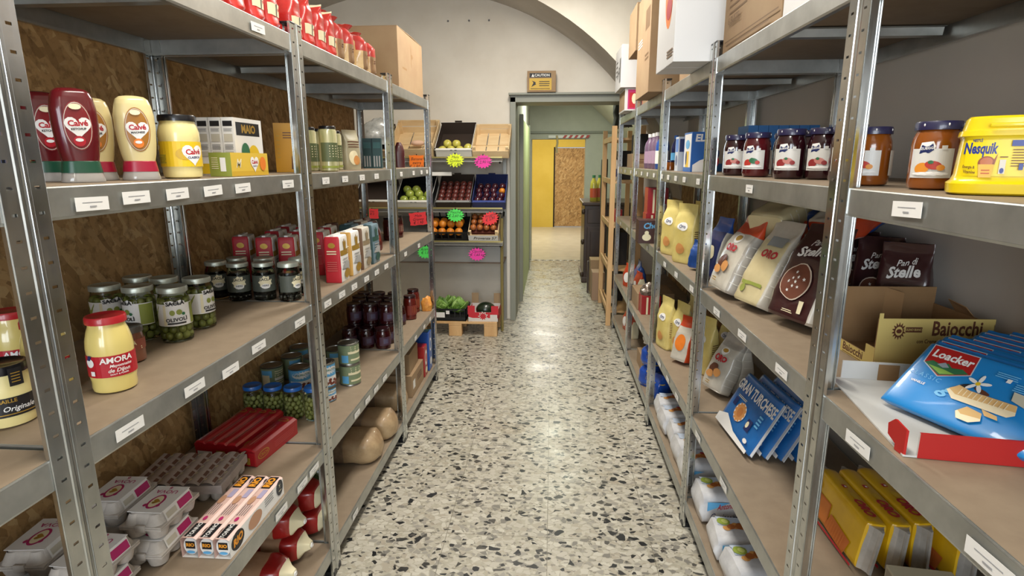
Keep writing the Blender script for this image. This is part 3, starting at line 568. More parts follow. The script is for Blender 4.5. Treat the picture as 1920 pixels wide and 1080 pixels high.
def f_(a):
    a.rect(-.068, .044, .068, .1, white, 24); a.poly([(-.066, .046), (-.066, .098), (-.04, .098), (-.055, .046)], holive); a.poly([(-.03, .046), (-.028, .098), (-.022, .098), (-.022, .046)], hcream)
    a.rect(.035, .046, .066, .098, holive, 6); a.poly([(-.022, .1), (-.024, .106), (-.008, .109), (0, .105), (.012, .11), (.022, .105), (.022, .1)], white); a.text('SACLÀ', 0, .101, .0135, hblack, .04, 0, .04); a.ell(-.008, .078, .006, .007, holive, 12); a.ell(.007, .079, .0065, .007, holive, 12); a.ell(.016, .074, .004, .004, hgreen, 10)
    a.text('OLIVOLÌ', 0, .06, .0125, hblack, .05, 0, .03); a.rect(-.02, .049, .02, .053, hblack, 6)
oj = fruitjar('olive_jar', [(.03, 0), (.036, .003), (.0372, .01), (.0372, .1), (.036, .108), (.0325, .118), (.032, .128)], .0372, olive, .0092, .106, knurl(.0345, .126, .0135, lidwht), f_, mat('brine', '#5c5a22', .2))
OL = [(-.951, 1.347, .05, 'front right jar of green olives, its white label turned to the aisle'), (-1.043, 1.348, -1.0, 'front middle jar of green olives with its label turned aside'), (-.959, 1.462, .85, 'jar of green olives right of the others, near the back post'), (-1.136, 1.355, .3, 'front left jar of green olives beside the chipboard'), (-1.048, 1.457, .2, 'back middle jar of green olives'), (-1.13, 1.466, .4, 'back left jar of green olives')]
for i, (x, y, e, lb) in enumerate(OL): (put if not i else again)(oj, x, y, LZ[2]+.0008, camrz(x, y, e), lb, 'jar', 'green olive jars on the middle left shelf')
dol = mat('black_olive', '#1d1a1c', .2, 0, .6)
def f_(a): a.rect(-.062, .032, .062, .085, mat('artichoke_label', '#4b5048', .5), 22); a.star(0, .063, .022, hcream, 9, .8); a.text('SACLÀ', 0, .072, .0115, hblack, 0, 0, .03); a.ell(0, .05, .014, .008, white, 14); a.text('NERE', 0, .052, .008, hblack)
cj = fruitjar('black_olive_jar', [(.028, 0), (.034, .003), (.035, .01), (.035, .09), (.033, .1), (.03, .106), (.0295, .115)], .035, dol, .0085, .092, knurl(.0325, .112, .013, lidwht), f_, dol)
CO = [(-1.104, 1.793, .1, 'leftmost front jar of black olives'), (-1.018, 1.772, .0, 'second front jar of black olives from the left'), (-.94, 1.786, .1, 'third front jar of black olives from the left'), (-.853, 1.782, .8, 'rightmost front jar of black olives, beside the double post'), (-1.074, 1.87, .2, 'left jar of black olives in the back row'), (-.858, 1.872, .3, 'right jar of black olives in the back row'), (-.98, 1.872, .2, 'middle jar of black olives in the back row')]
for i, (x, y, e, lb) in enumerate(CO): (put if not i else again)(cj, x, y, LZ[2]+.0008, camrz(x, y, e), lb, 'jar', 'black olive jars on the middle left shelf')
# ---- flour packets: narrow coloured side, broad white face, folded top
def flour(frontm, sidem, acc, crest=True):
    b = MB(); W, D, H = .031, .05, .172; sk = Skin([(0, W, D, 9), (.004, W+.001, D+.001, 9), (.08, W+.002, D+.001, 8), (H-.012, W, D, 8), (H-.002, W-.002, D-.003, 8), (H, W-.005, D-.007, 8)], .0012)
    sk.mesh(b, sidem, 40, 3, mf=lambda z, t: frontm if sin(t) < -.70 else sidem)
    b.box(-.006, .006, -D+.008, D-.008, H, H+.006, sidem)
    a = Art(b, sk.f('right'), .0004); a.rect(-.046, .1, .046, .12, acc, 6); a.poly([(-.02, .155), (-.012, .12), (.012, .12), (.02, .155), (.008, .145), (0, .163), (-.008, .145)], acc); a.lines(-.03, .03, .088, .004, 3, .01, hgrey); a.poly([(-.045, .05), (.0, .075), (.045, .07), (.045, .035), (.01, .045)], hgrey); a.ell(.01, .028, .03, .018, acc, 16)
    a = Art(b, sk.f('front'), .0004); a.ell(0, .14, .014, .01, acc, 14); a.lines(-.02, .02, .12, .004, 2, .009, hcream); a.lines(-.02, .02, .08, .003, 5, .008, mat('faded_red', '#c25a56', .5))
    return b.build('flour_packet')
fl = flour(mat('flour_red', '#b4202c', .5), white, hgold)
put(fl, -.812, 2.10, LZ[2]+.0008, .05, 'red and white flour packet at the front of the row, right of the double post', 'packet')
RD = [(-1.165, 2.09), (-1.065, 2.07), (-.985, 2.08), (-1.12, 2.26), (-1.02, 2.25), (-.93, 2.24), (-1.15, 2.42), (-1.06, 2.41), (-.96, 2.40)]
RN = ['red and white flour packet nearest the chipboard, front row behind the olives', 'second red and white flour packet from the chipboard, front row', 'third red and white flour packet from the chipboard, front row', 'left red and white flour packet of the second row', 'middle red and white flour packet of the second row', 'right red and white flour packet of the second row', 'left red and white flour packet of the third row', 'middle red and white flour packet of the third row', 'right red and white flour packet of the third row']
for (x, y), lb in zip(RD, RN): again(fl, x, y, LZ[2]+.0008, .25 if y < 2.2 else .1, lb, 'packet', 'red and white flour packets')
f2 = flour(mat('flour_tan', '#c3974a', .5), white, hgold); put(f2, -.812, 2.235, LZ[2]+.0008, .0, 'flour packet with a tan yellow narrow side, second in the front row', 'packet')
f3 = flour(mat('flour_brown', '#6a4c34', .5), mat('off_white', '#cbc6ba', .5), mat('wheat_grey', '#8d7d62', .5)); put(f3, -.812, 2.37, LZ[2]+.0008, .0, 'flour packet with grey brown print, third in the front row', 'packet')
f4 = flour(mat('flour_slate', '#2f4a4c', .5), mat('flour_blue_grey', '#6d8490', .4), mat('flour_green', '#2c5148', .5)); put(f4, -.812, 2.50, LZ[2]+.0008, .0, 'blue grey flour packet, fourth in the front row by the second post', 'packet')
again(f4, -.90, 2.50, LZ[2]+.0008, .0, 'blue grey flour packet behind the front one', 'packet'); again(f3, -.90, 2.63, LZ[2]+.0008, .0, 'brown printed flour packet behind the second post', 'packet')
pm = mottle('dark_red_pouch', '#3c1010', '#5e1b16', 25, .35, .2, coat=.3)
b = MB(); sk = Skin([(0, .05, .03, 4), (.03, .055, .034, 3.5), (.1, .05, .03, 3), (.14, .045, .01, 4), (.15, .045, .003, 5)], .005); sk.mesh(b, pm, 28, 4); Art(b, sk.f(), .0005).ell(0, .06, .025, .018, mat('pouch_label', '#94392a', .5))
pou = b.build('dark_red_pouch')
for i, (x, y, lb) in enumerate(((-.98, 2.72, 'dark red pouch at the near end of the pouch row'), (-1.07, 2.73, 'dark red pouch nearest the chipboard'), (-.90, 2.83, 'dark red pouch nearest the aisle behind the second post'), (-1.02, 2.88, 'dark red pouch in the middle of the pouch row'), (-.99, 3.02, 'dark red pouch at the far end of the pouch row'))):
    (put if not i else again)(pou, x, y, LZ[2]+.0008, LFT-.4+i*.1, lb, 'pouch', 'dark red pouches on the middle left shelf')
dj = jar('sauce_jar', [(.03, 0), (.035, .003), (.036, .1), (.033, .112), (.03, .12)], mat('dark_sauce', '#3a1010', .2, 0, .7), lidmb(.0325, .118, .013, lidblk), lambda a: (a.rect(-.045, .03, .045, .08, mat('sauce_label', '#5a2320', .5), 16), a.lines(-.02, .02, .07, .004, 4, .009, hcream)), .0362)
put(dj, -.93, 3.24, LZ[2]+.0008, LFT-.4, 'dark sauce jar, nearer of the two under the red price star', 'jar', 'dark sauce jars'); again(dj, -.92, 3.37, LZ[2]+.0008, LFT-.4, 'dark sauce jar, farther of the two under the red price star', 'jar', 'dark sauce jars')
# ================================================================= LEFT, THIRD LEVEL: egg cartons, tuna, crackers, cans
pulp = mottle('grey_pulp', '#b3aba2', '#c0b8ae', 60, .9, .3, dist=.0008)
def egg_carton():
    t = empty('egg_carton'); W, D = .052, .076
    b = MB()                                              # base: six cups
    for ix in (-1, 1):
        for iy in (-1, 0, 1):
            b.lathe([(.013, 0), (.02, .004), (.0245, .02), (.0255, .031)], pulp, 16, (ix*.0255, iy*.0505))
    b.rbox(-W, W, -D, D, .027, .033, pulp, .002); b.build('carton_base', t)
    b = MB()                                              # lid with scalloped ends
    b.rbox(-W, W, -D, D, .0335, .038, pulp, .002)
    sk = Skin([(.036, .049, .072, 6), (.05, .046, .066, 5), (.061, .0425, .060, 5), (.0635, .040, .057, 5)], .0006); sk.mesh(b, pulp, 40, 3)
    for sy in (-1, 1):
        for ix in (-1, 1):
            vs = []
            for j in range(6):
                q = j/5
                for i in range(9):
                    a_ = pi*i/8; r_ = .0235*(1-q*.45); vs.append((ix*.0245+r_*cos(a_), sy*(.050+.0255*(1-q*.55)*sin(a_)**.6), .036+.0255*q))
            b.add(vs, [(j*9+i, j*9+i+1, (j+1)*9+i+1, (j+1)*9+i) for j in range(5) for i in range(8)], pulp, True)
    b.rbox(-.012, .012, -D-.002, -D+.004, .024, .042, pulp, .002)
    b.build('carton_lid', t)
    b = MB(); b.box(-.0425, .0425, -.056, .056, .0632, .0644, white)
    a = Art(b, ftop(.0644), .0003); a.f = lambda u, v, d: (-v, u, .0644+d)      # print reads from the aisle side
    a.ell(-.012, .0, .03, .018, hpink); a.ell(-.012, .0, .024, .013, hcream); a.heart(-.012, 0, .01, hgold); a.text('UOVA', .03, .0, .02, hpink, pi/2, 0, .01); a.text('6', .046, 0, .016, hpink, pi/2)
    a.ell(-.03, .016, .006, .005, hpink, 10); a.ell(-.03, -.016, .006, .005, hpink, 10)
    vs = [(.043, -.05, .0638), (.043, .05, .0638), (.0515, .05, .038), (.0515, -.05, .038)]; b.add(vs, [(3, 2, 1, 0)], white)
    f = fplane((.0437, 0, .062), (0, 1, 0), (-.0085, 0, .0258)); a = Art(b, f, .0004); a.rect(-.002, -.023, .048, -.003, hpink, 1); a.rect(-.046, -.02, -.01, -.006, mat('pale_grey', '#c5bfae', .5), 1)
    b.build('paper_sleeve', t); return t
eg = egg_carton(); z0 = LZ[1]+.0008; eh = .0665
EG = [(-.962, 1.20, 0, .03, 'lower egg carton of the near right pair'), (-.960, 1.212, 1, .0, 'upper egg carton of the near right pair, open space before it'),
      (-.985, 1.015, 0, .02, 'lower egg carton of the pair just behind the nearest post'), (-.983, 1.02, 1, -.03, 'upper egg carton of the pair just behind the nearest post'),
      (-1.10, 1.245, 0, .0, 'lower egg carton beside the chipboard, left of the near right pair'), (-1.10, 1.25, 1, .04, 'upper egg carton beside the chipboard, left of the near right pair'),
      (-1.13, 1.06, 0, .05, 'lower egg carton at the left, seen past the nearest post'), (-1.13, 1.065, 1, .1, 'upper egg carton at the left, seen past the nearest post'),
      (-1.06, .86, 0, .1, 'egg carton at the lower left corner of the photo, lower one'), (-1.06, .865, 1, .12, 'egg carton at the lower left corner of the photo, upper one'),
      (-.94, .855, 0, .0, 'egg carton at the bottom edge left of the nearest post')]
for i, (x, y, k, r_, lb) in enumerate(EG): (put if not i else again)(eg, x, y, z0+k*eh, r_, lb, 'egg carton', 'grey egg cartons with magenta labels')
# printed ribbed tray (ten eggs in a paper wrap)
def ribbed():
    t = empty('egg_tray_pack'); b = MB(); m = mottle('wrap_pinkish', '#a89a92', '#b8aaa2', 30, .7, .1); m2 = mat('wrap_brown', '#6d4a3c', .6)
    n = 6; W, D = .125, .09; rows = 12
    vs = []
    for j in range(rows*2+1):
        v = -D+2*D*j/(rows*2)
        for i in range(n*6+1):
            u = -W+2*W*i/(n*6); vs.append((u, v, .054+.009*abs(cos(pi*n*(u+W)/(2*W)))**.6))
    w_ = n*6+1; b.add(vs, [(j*w_+i, j*w_+i+1, (j+1)*w_+i+1, (j+1)*w_+i) for j in range(rows*2) for i in range(n*6)], m, True)
    b.box(-W, W, -D, D, .028, .053, m)
    for i in range(n):
        for j in range(4): b.lathe([(.012, .0), (.019, .01), (.02, .028)], pulp, 12, (-W+.021+i*.0415, -D+.022+j*.045))
    f = lambda u, v, d: (u, v, .0545+.009*abs(cos(pi*n*(u+W)/(2*W)))**.6+d)
    a = Art(b, f, .0004)
    for i in range(n):
        uc = -W+2*W*i/n
        for j in range(5):
            a.l = 0; vv = -D+.01+j*.036; a.rect(uc+.012, vv, uc+.02, vv+.026, m2, 3)
            a.l = 0; a.ell(uc+.03, vv+.012, .005, .007, hcream, 8)
    b.build('paper_wrap', t); return t
put(ribbed(), -1.055, 1.475, z0, .12, 'large ribbed egg pack in pinkish printed wrap behind the egg cartons', 'egg pack')
# red multipack of crackers
redp = mat('pack_red', '#a3161f', .35, 0, .3)
def redpack(wd, dp, h, n, lt):
    t = empty('red_multipack'); b = MB(); 
    R_ = []
    for y in (-dp/2, -dp/2+.004, dp/2-.004, dp/2):
        e = .004 if abs(y) > dp/2-.002 else 0; r = [(-wd/2+e, y, e), (-wd/2, y, h-.01)]
        for i in range(n*6+1):
            q = i/(n*6); r.append((-wd/2+wd*q, y, h-e-.009*(1-abs(sin(pi*n*q))**.5)))
        r += [(wd/2, y, h-.01), (wd/2-e, y, e)]; R_.append(r)
    b.loft(R_, redp, smooth=False)
    f = lambda u, v, d: (u, v, h-.009*(1-abs(sin(pi*n*(u+wd/2)/wd))**.5)+d); a = Art(b, f, .0004)
    for i in range(n):
        uc = -wd/2+wd*(i+.5)/n; a.rect(uc-.004, -dp*.4, uc-.001, dp*.2, mat('faded_pink', '#c98a80', .5), 2, 4); a.rect(uc+.004, -dp*.35, uc+.0065, dp*.1, mat('faded_red', '#c25a56', .5), 2, 4); a.ell(uc, dp*.36, wd/n*.32, .012, hgold, 12); a.ell(uc, dp*.36, wd/n*.25, .008, redp, 12)
    a = Art(b, fside(wd/2), .0004); a.ell(-dp*.32, h*.45, .03, .014, hgold); a.ell(-dp*.32, h*.45, .026, .011, redp); a.text('CRICH', -dp*.32, h*.45, .014, hgold); a.lines(-.02, dp*.4, h*.6, .0015, 4, .006, mat('faded_red', '#c25a56', .5))
    a = Art(b, ffront(-dp/2), .0004); a.rect(-wd*.44, .008, -wd*.1, h*.4, white, 1); a.rect(.0, .008, wd*.2, h*.5, hgold, 1)
    b.build('wrapper', t); return t
put(redpack(.155, .27, .058, 4, hcream), -1.065, 1.772, z0, -.1, 'wide dark red cracker multipack with four ridges by the chipboard', 'pack')
put(redpack(.062, .245, .062, 1, hcream), -.938, 1.715, z0, -.12, 'slim bright red cracker pack with a yellow oval on its side', 'pack')
# tuna multipacks
pinkc = mat('carton_pink', '#d9b6ab', .45)
def tuna():
    W, D, H = .0405, .285, .054; t = empty('tuna_multipack'); b = MB(); c = .007
    prof = [(-W/2, .0), (W/2, 0), (W/2, H-c*.6), (W/2-c, H), (-W/2+c, H), (-W/2, H-c*.6)]
    b.loft([[(x, y, z) for x, z in prof] for y in (-D/2, D/2)], pinkc, smooth=False, mf=lambda j, i: white if i in (0, 1) else pinkc, caps=False)
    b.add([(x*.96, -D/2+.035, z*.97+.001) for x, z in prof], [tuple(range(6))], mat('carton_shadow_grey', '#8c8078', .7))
    a = Art(b, ftop(H), .0003); k = lambda u, v, d: (u, v, H+d); a.f = lambda u, v, d: (v*1.0, -u, H+d)
    a.f = lambda u, v, d: (-v, u, H+d)
    a.rect(.078, -.0128, .138, .0128, hblack, 2); a.text('RIO', .108, 0, .026, mat('rio_orange', '#e89a2c', .5), 0, 0, .05, 1.1); a.rect(-.138, -.0128, -.085, .0128, hblack, 2); a.text('TONNO', -.111, 0, .015, white, 0, 0, .02)
    a.rect(.03, -.014, .07, .0, mat('pack_lilac', '#a9a0bc', .5), 2); a.lines(-.05, .0, .012, .0015, 4, .006, inkg); a.ell(-.065, .002, .009, .005, hpink, 12); a.ell(.018, .006, .02, .008, mat('tuna_flesh', '#b78a6c', .6), 12)
    a = Art(b, fside(W/2), .0003); a.ell(-.105, .028, .03, .024, hblack); a.text('RIO', -.105, .028, .026, mat('rio_orange', '#e89a2c', .5), .1, .2, .05); a.ell(-.02, .026, .035, .02, mat('tuna_flesh', '#b78a6c', .6)); a.ell(.118, .034, .019, .023, mat('badge_dark', '#33353b', .5)); a.text('Y', .118, .038, .014, hcream); a.lines(.11, .127, .026, .002, 1, .003, hcream); a.lines(.03, .08, .05, .002, 4, .007, inkg)
    b.build('cardboard_sleeve', t)
    tin = MB()
    for q in range(4): pass
    b = MB(); b.lathe([(.0175, 0), (.0185, .002), (.0185, .026), (.0175, .028)], white, 24); bb_ = [(x, z-.0, y) for x, y, z in b.v]
    b.v = [(x, -D/2+.0065+(z if z < .015 else z), y*1.28+.0265) for x, y, z in b.v]
    a = Art(b, ffront(-D/2+.0063, .0, 0), .0004); a.rect(-.012, .020, .012, .040, hblack, 1); a.text('RIO', 0, .030, .0125, mat('rio_orange', '#e89a2c', .5), 0, 0, .05); a.ell(0, .011, .011, .004, hsky, 12)
    b.build('tuna_tin', t); return t
tu = tuna()
for i, (dx, lb) in enumerate(((0, 'pink and black tuna multipack nearest the aisle edge of the shelf'), (-.0415, 'middle one of three pink and black tuna multipacks lying side by side'), (-.083, 'tuna multipack of three nearest the chipboard'))):
    (put if not i else again)(tu, -.789+dx, 1.315+dx*.15*0, z0, -.0, lb, 'tuna pack', 'pink and black tuna multipacks')
# cans
canm = mat('tin_metal', '#9a9a96', .3, .9)
def can(r, h, base, arts, name='tin_can'):
    t = empty(name); b = MB(); b.lathe([(r-.003, .002), (r, 0), (r+.0008, .001), (r, .003), (r-.0008, .005), (r-.0008, h-.005), (r, h-.003), (r+.0008, h-.001), (r, h), (r-.002, h-.001), (r-.003, h-.004), (r*.75, h-.004), (r*.73, h-.0032), (.002, h-.0035)], canm, 36); b.build('can_body', t)
    b = MB(); a = Art(b, fcyl(r), .0002); a.rect(-pi*r*.99, .007, pi*r*.99, h-.007, base, 40); arts(a); b.build('paper_label', t); return t
gcan = mat('label_pale_green', '#7c8b6a', .5)
c1 = can(.044, .104, gcan, lambda a: (a.rect(-.06, .06, -.01, .09, hsky, 12), a.rect(-.055, .02, -.02, .07, hcream, 6), a.lines(.0, .05, .085, .003, 7, .009, hcream), a.rect(.0, .045, .05, .055, white, 6)))
c2 = can(.044, .104, hsky, lambda a: (a.ell(-.005, .075, .045, .016, white), a.text('VALFRUTTA', -.005, .076, .0125, hgreen, .04), a.rect(-.06, .012, .05, .05, white, 18), [a.ell(random.uniform(-.045, .035), random.uniform(.016, .038), .007, .006, mat('bean_brown', '#7c3f30', .6), 8) for _ in range(14)]))
put(c1, -1.18, 2.235, z0, LFT-.9, 'chickpea tin with pale green and blue label, left front of the tins', 'tin'); put(c2, -1.055, 2.225, z0, LFT-.75, 'white and blue bean tin in the middle, front row of the tins', 'tin')
again(c1, -1.15, 2.36, z0, LFT, 'tin in the second row behind the front tins, on the left', 'tin', 'tins behind the front tins'); again(c1, -1.05, 2.36, z0, LFT, 'tin in the second row behind the white bean tin', 'tin', 'tins behind the front tins'); again(c1, -1.17, 2.49, z0, LFT, 'tin in the third row by the chipboard', 'tin', 'tins behind the front tins')
c3 = can(.044, .094, gcan, lambda a: (a.rect(-.06, .012, -.03, .045, hsky, 8), a.rect(-.03, .05, .05, .06, hcream, 12), a.lines(-.02, .05, .08, .003, 3, .008, hcream), a.rect(-.02, .02, .05, .028, hcream, 12)))
put(c3, -.868, 2.31, z0, LFT-.7, 'lower pale green tin of the two-tin stack behind the double post', 'tin', 'stacked pale green tins'); again(c3, -.868, 2.308, z0+.0945, LFT-.6, 'upper pale green tin of the two-tin stack behind the double post', 'tin', 'stacked pale green tins')
again(c2, -.90, 2.125, z0, LFT-.5, 'white and blue bean tin at the bottom of the half hidden stack', 'tin').scale = (.8, .8, .56)
again(c2, -.905, 2.128, z0+.059, LFT-.6, 'white and blue bean tin on top of the half hidden stack', 'tin').scale = (.95, .95, 1)
again(c1, -.99, 2.47, z0, LFT-.5, 'pale green tin behind the white bean tin, near the double post', 'tin')
# olive jars with blue lids
bl = fruitjar('blue_lid_jar', [(.029, 0), (.034, .003), (.036, .01), (.036, .085), (.033, .1), (.03, .108), (.0298, .116)], .036, mottle('pale_olive', '#8b8f4f', '#a3a565', 20, .25, 0, coat=.5), .009, .09, knurl(.033, .114, .0135, lidblue), lambda a: (a.rect(.04, .03, .07, .08, white, 6), a.ell(.055, .06, .01, .01, holive)), mat('brine', '#5c5a22', .2))
for i, (x, lb) in enumerate(((-1.115, 'leftmost jar with a blue lid'), (-1.036, 'second jar with a blue lid from the left'), (-.958, 'third jar with a blue lid from the left'), (-.88, 'rightmost jar with a blue lid, half behind the double post'))):
    (put if not i else again)(bl, x, 1.925+.03, z0, camrz(x, 1.9, i*.5), lb, 'jar', 'jars with blue lids')
# dark sauce jars in a block
dn = jar('tomato_jar', [(.033, 0), (.039, .003), (.04, .075), (.036, .09), (.034, .095)], mat('dark_tomato', '#32090c', .2, 0, .7), lidmb(.036, .093, .013, mat('maroon_lid', '#2a1014', .3, 0, .4)), lambda a: (a.rect(-.05, .02, .05, .065, mat('tomato_label', '#4a3040', .5), 16), a.rect(-.03, .03, -.005, .055, mat('label_slate', '#59526a', .5), 6)), .0402)
k = 0
for iy in range(6):
    for ix in range(3):
        for iz in range(2):
            if iz == 1 and iy in (0, 5): continue
            x = -.865-ix*.088-(.03 if iy > 2 else 0); y = 2.80+iy*.087+(.0 if iy < 5 else 0); 
            if iy == 5 and ix > 1: continue
            (put if not k else again)(dn, x, y, z0+iz*.1075, LFT-.5, 'dark tomato jar, %s, %s row from the near end, %s' % (('aisle side', 'middle file', 'chipboard side')[ix], ('first', 'second', 'third', 'fourth', 'fifth', 'sixth')[iy], ('lower layer', 'upper layer')[iz]), 'jar', 'block of dark tomato jars'); k += 1
tj = jar('passata_jar', [(.034, 0), (.039, .003), (.04, .11), (.036, .128), (.033, .135)], mat('passata_red', '#5e1812', .2, 0, .7), lidmb(.036, .133, .014, mat('maroon_lid', '#2a1014', .3, 0, .4)), lambda a: (a.rect(-.05, .03, .05, .09, mat('passata_label', '#7c2f25', .5), 16), a.lines(-.02, .03, .08, .004, 4, .01, hgold)), .0402)
put(tj, -.86, 3.36, z0, LFT-.5, 'taller red passata jar, nearer of the two past the second post', 'jar', 'red passata jars'); again(tj, -.88, 3.53, z0, LFT-.5, 'taller red passata jar, last one before the open end', 'jar', 'red passata jars')
# ================================================================= LEFT BOTTOM LEVEL
z1 = LZ[0]+.0008
paper = mottle('brown_bread_paper', '#86694a', '#b39a76', 7, .55, .3, coat=.15); clearp = mottle('bread_film', '#6b5542', '#95806a', 14, .3, .2, coat=.4)
def loaf(name, L, H, W, m1, m2, mark):       # long axis X, right end gathered
    t = empty(name); b = MB(); R_ = []; n = 28
    for j in range(15):
        q = j/14; x = -L/2+L*q; e = min(1, (q/.06)**.5 if q < .06 else 1, (1-((q-.8)/.2)**2*.55) if q > .8 else 1); e = max(e, .12)
        r = []
        for i in range(n):
            tt = 2*pi*i/n; r.append(tuple(crum((x, W/2*e*math.copysign(abs(cos(tt))**.55, cos(tt)), H/2*(.95 if e > .9 else .6+.35*e)+H/2*e*math.copysign(abs(sin(tt))**.6, sin(tt))), .006*min(1, .5+q), 22)))
        r = [(p[0], p[1], max(p[2], .0)) for p in r]; R_.append(r)
    b.loft(R_, m1, mf=lambda j, i: m2 if j >= mark else m1); b.build('bag', t)
    return t
bump(*(lambda q: (q[0], q[1], q[2], noise(q[0], q[1], coords(q[0], q[1]), 25, 4).outputs[0]))(nodes(paper)), .6, .006)
lf = loaf('bread_loaf', .26, .125, .185, clearp, paper, 6)
LO = [(-.895, 2.36, .05, 'nearest big loaf in a brown paper bag on the lowest left shelf'), (-.885, 2.58, .08, 'second big loaf in brown paper, behind the nearest one'), (-.917, 2.905, .02, 'third big loaf in brown paper, past the second post')]
for i, (x, y, r_, lb) in enumerate(LO): (put if not i else again)(lf, x, y, z1, r_, lb, 'bread', 'bread loaves in brown paper bags').scale = (1, .93 if i == 2 else 1, 1)
for i, (y, lb) in enumerate(((2.62, 'brown paper loaf stacked at the back by the chipboard'), )): again(lf, -1.10, y+.08, z1, .0, lb, 'bread', 'bread loaves in brown paper bags')
# sliced bread with red twist ends
film = mottle('sliced_bread_film', '#9f7a5c', '#b8977a', 16, .3, .15, coat=.5); redf = mottle('red_film', '#8e1a18', '#a8231f', 16, .3, .2, coat=.4)
def sliced():
    t = empty('sliced_bread'); b = MB(); R_ = []; L = .30; n = 28
    for j in range(19):
        q = j/18; x = -L/2+L*q; e = 1 if q < .72 else max(.16, 1-.35*((q-.72)/.2)**2 if q < .92 else .45*(1-(q-.92)/.08*.5)); e = min(e, (q/.04)**.5 if q < .04 else 1); e = max(e, .14)
        R_.append([tuple(crum((x, .055*e*math.copysign(abs(cos(2*pi*i/n))**.5, cos(2*pi*i/n)), .05+.048*e*math.copysign(abs(sin(2*pi*i/n))**.5, sin(2*pi*i/n))), .0035, 26)) for i in range(n)])
    def mf(j, i): return redf if (8 <= j <= 8 or 13 <= j <= 15) else (hcream if j > 15 else film)
    b.loft(R_, film, mf=mf)
    b.build('bag', t); b = MB(); b.tube([(L/2+.002, .006*cos(a_*pi/4), .05+.006*sin(a_*pi/4)) for a_ in range(9)], .0035, white, 6); b.build('tie', t); return t
sb = sliced()
for i, (x, y, k, lb) in enumerate(((-.915, 1.845, 1, 'sliced bread bag with red end, upper one of the far pair by the double post'), (-.935, 1.69, 1, 'sliced bread bag with red end, upper one of the middle pair'), (-.915, 1.85, 0, 'sliced bread bag, lower one of the far pair by the double post'), (-.925, 1.70, 0, 'sliced bread bag, lower one of the middle pair'), (-.92, 1.56, 0, 'sliced bread bag nearest the camera on the lowest left shelf'))):
    (put if not i else again)(sb, x-.03, y-.03, z1+.1*k, .03*(1-k), lb, 'bread', 'sliced bread bags with red ends')
gp = mottle('salad_bag_green', '#1e2f14', '#3b5424', 22, .2, .3, coat=.8)
b = MB(); Skin([(0, .1, .06, 3), (.02, .12, .075, 3), (.06, .11, .07, 2.6), (.09, .07, .04, 2.4), (.1, .05, .004, 3)], .009, 20).mesh(b, gp, 36, 5); put(b.build('salad_bag'), -1.0, 2.05, z1, .3, 'dark green salad bag under clear film on the lowest left shelf', 'bag')
b = MB(); Skin([(0, .07, .05, 4), (.07, .075, .05, 4), (.13, .07, .02, 4), (.15, .07, .002, 5)], .007, 20).mesh(b, mottle('dark_clear_bag', '#3a4034', '#5c6356', 26, .12, .3, coat=1), 36, 5); put(b.build('clear_bag'), -1.05, 1.97, z1, -.2, 'crumpled clear bag standing behind the salad on the lowest left shelf', 'bag').location.y = 2.2
cb_ = mat('carton_faded', '#8d7a62', .7)
o = one('cardboard_box', .34, .30, .13, card, [(fside(.17), lambda a: (a.rect(-.12, .04, -.07, .09, white, 1), a.lines(-.02, .1, .09, .006, 3, .015, hbrown)))], r=.002); put(o, -.955, 3.19, z1, 0, 'low cardboard box at the bottom, nearer of the two by the open end', 'box')
o = one('cardboard_box', .32, .24, .12, card, r=.002); put(o, -.965, 3.18, z1+.1308, .04, 'cardboard box stacked on the nearer low box at the bottom', 'box')
rdb = one('red_packet', .1, .08, .2, mat('packet_red', '#9c1c1c', .4, 0, .3), [(fside(.05), lambda a: (a.ell(0, .12, .03, .05, white), a.ell(0, .12, .02, .03, hred), a.ell(.0, .04, .025, .02, hcream)))], r=.006); put(rdb, -.83, 3.40, z1, 0, 'red and white packet at the bottom of the open end, nearer one', 'packet')
o = one('blue_packet', .1, .08, .26, mat('packet_blue', '#1d4fa0', .4, 0, .3), [(fside(.05), lambda a: (a.ell(0, .17, .028, .045, white), a.ell(0, .17, .018, .03, hblue), a.ell(.0, .06, .025, .025, white)))], r=.006); put(o, -.825, 3.515, z1, 0, 'blue and white packet at the bottom of the open end, farthest one', 'packet')
o = one('blue_packet', .1, .07, .2, mat('packet_blue', '#1d4fa0', .4, 0, .3), [(fside(.05), lambda a: (a.ell(0, .13, .022, .035, white), ))], r=.006); put(o, -.955, 3.5, z1, 0, 'blue packet behind the farthest blue packet at the bottom', 'packet')
o = one('silver_multipack', .12, .16, .12, mottle('silver_wrap', '#8c867c', '#a8a299', 20, .3, .2, .4), r=.01); put(o, -1.1, 3.5, z1, 0, 'silver wrapped multipack at the back of the lowest shelf by the open end', 'pack')
# ================================================================= LEFT TOP
zt = LZ[4]+.0008
rb = mottle('red_bag_film', '#b52420', '#cc352e', 14, .35, .25, coat=.4)
def redbag():
    b = MB(); sk = Skin([(0, .12, .032, 4.5), (.02, .125, .037, 4), (.1, .12, .035, 4), (.15, .118, .026, 4), (.175, .12, .006, 6), (.188, .12, .0018, 7)], .005, 24)
    sk.mesh(b, rb, 40, 5, mf=lambda z, t: hcream if z > .178 else rb)
    a = Art(b, sk.f('right'), .001); a.rect(-.026, .045, .018, .085, hcream, 6); a.rect(.0, .045, .005, .085, hblack, 2); return b.build('red_bag')
rbg = redbag()
YS = [1.31, 1.40, 1.495, 1.595, 1.685, 1.84, 1.935, 2.03, 2.125]
for i, y in enumerate(YS):
    (put if not i else again)(rbg, -.90, y, zt, random.uniform(-.04, .04), 'red bag standing on the top left shelf, ' + ('nearest the camera', 'second from the camera', 'third from the camera', 'fourth from the camera', 'fifth, just before the double post', 'first past the double post', 'second past the double post', 'third past the double post', 'last one, beside the tan flatbread bags')[i], 'bag', 'red bags on the top left shelf').scale = (1, 1.08, .8)
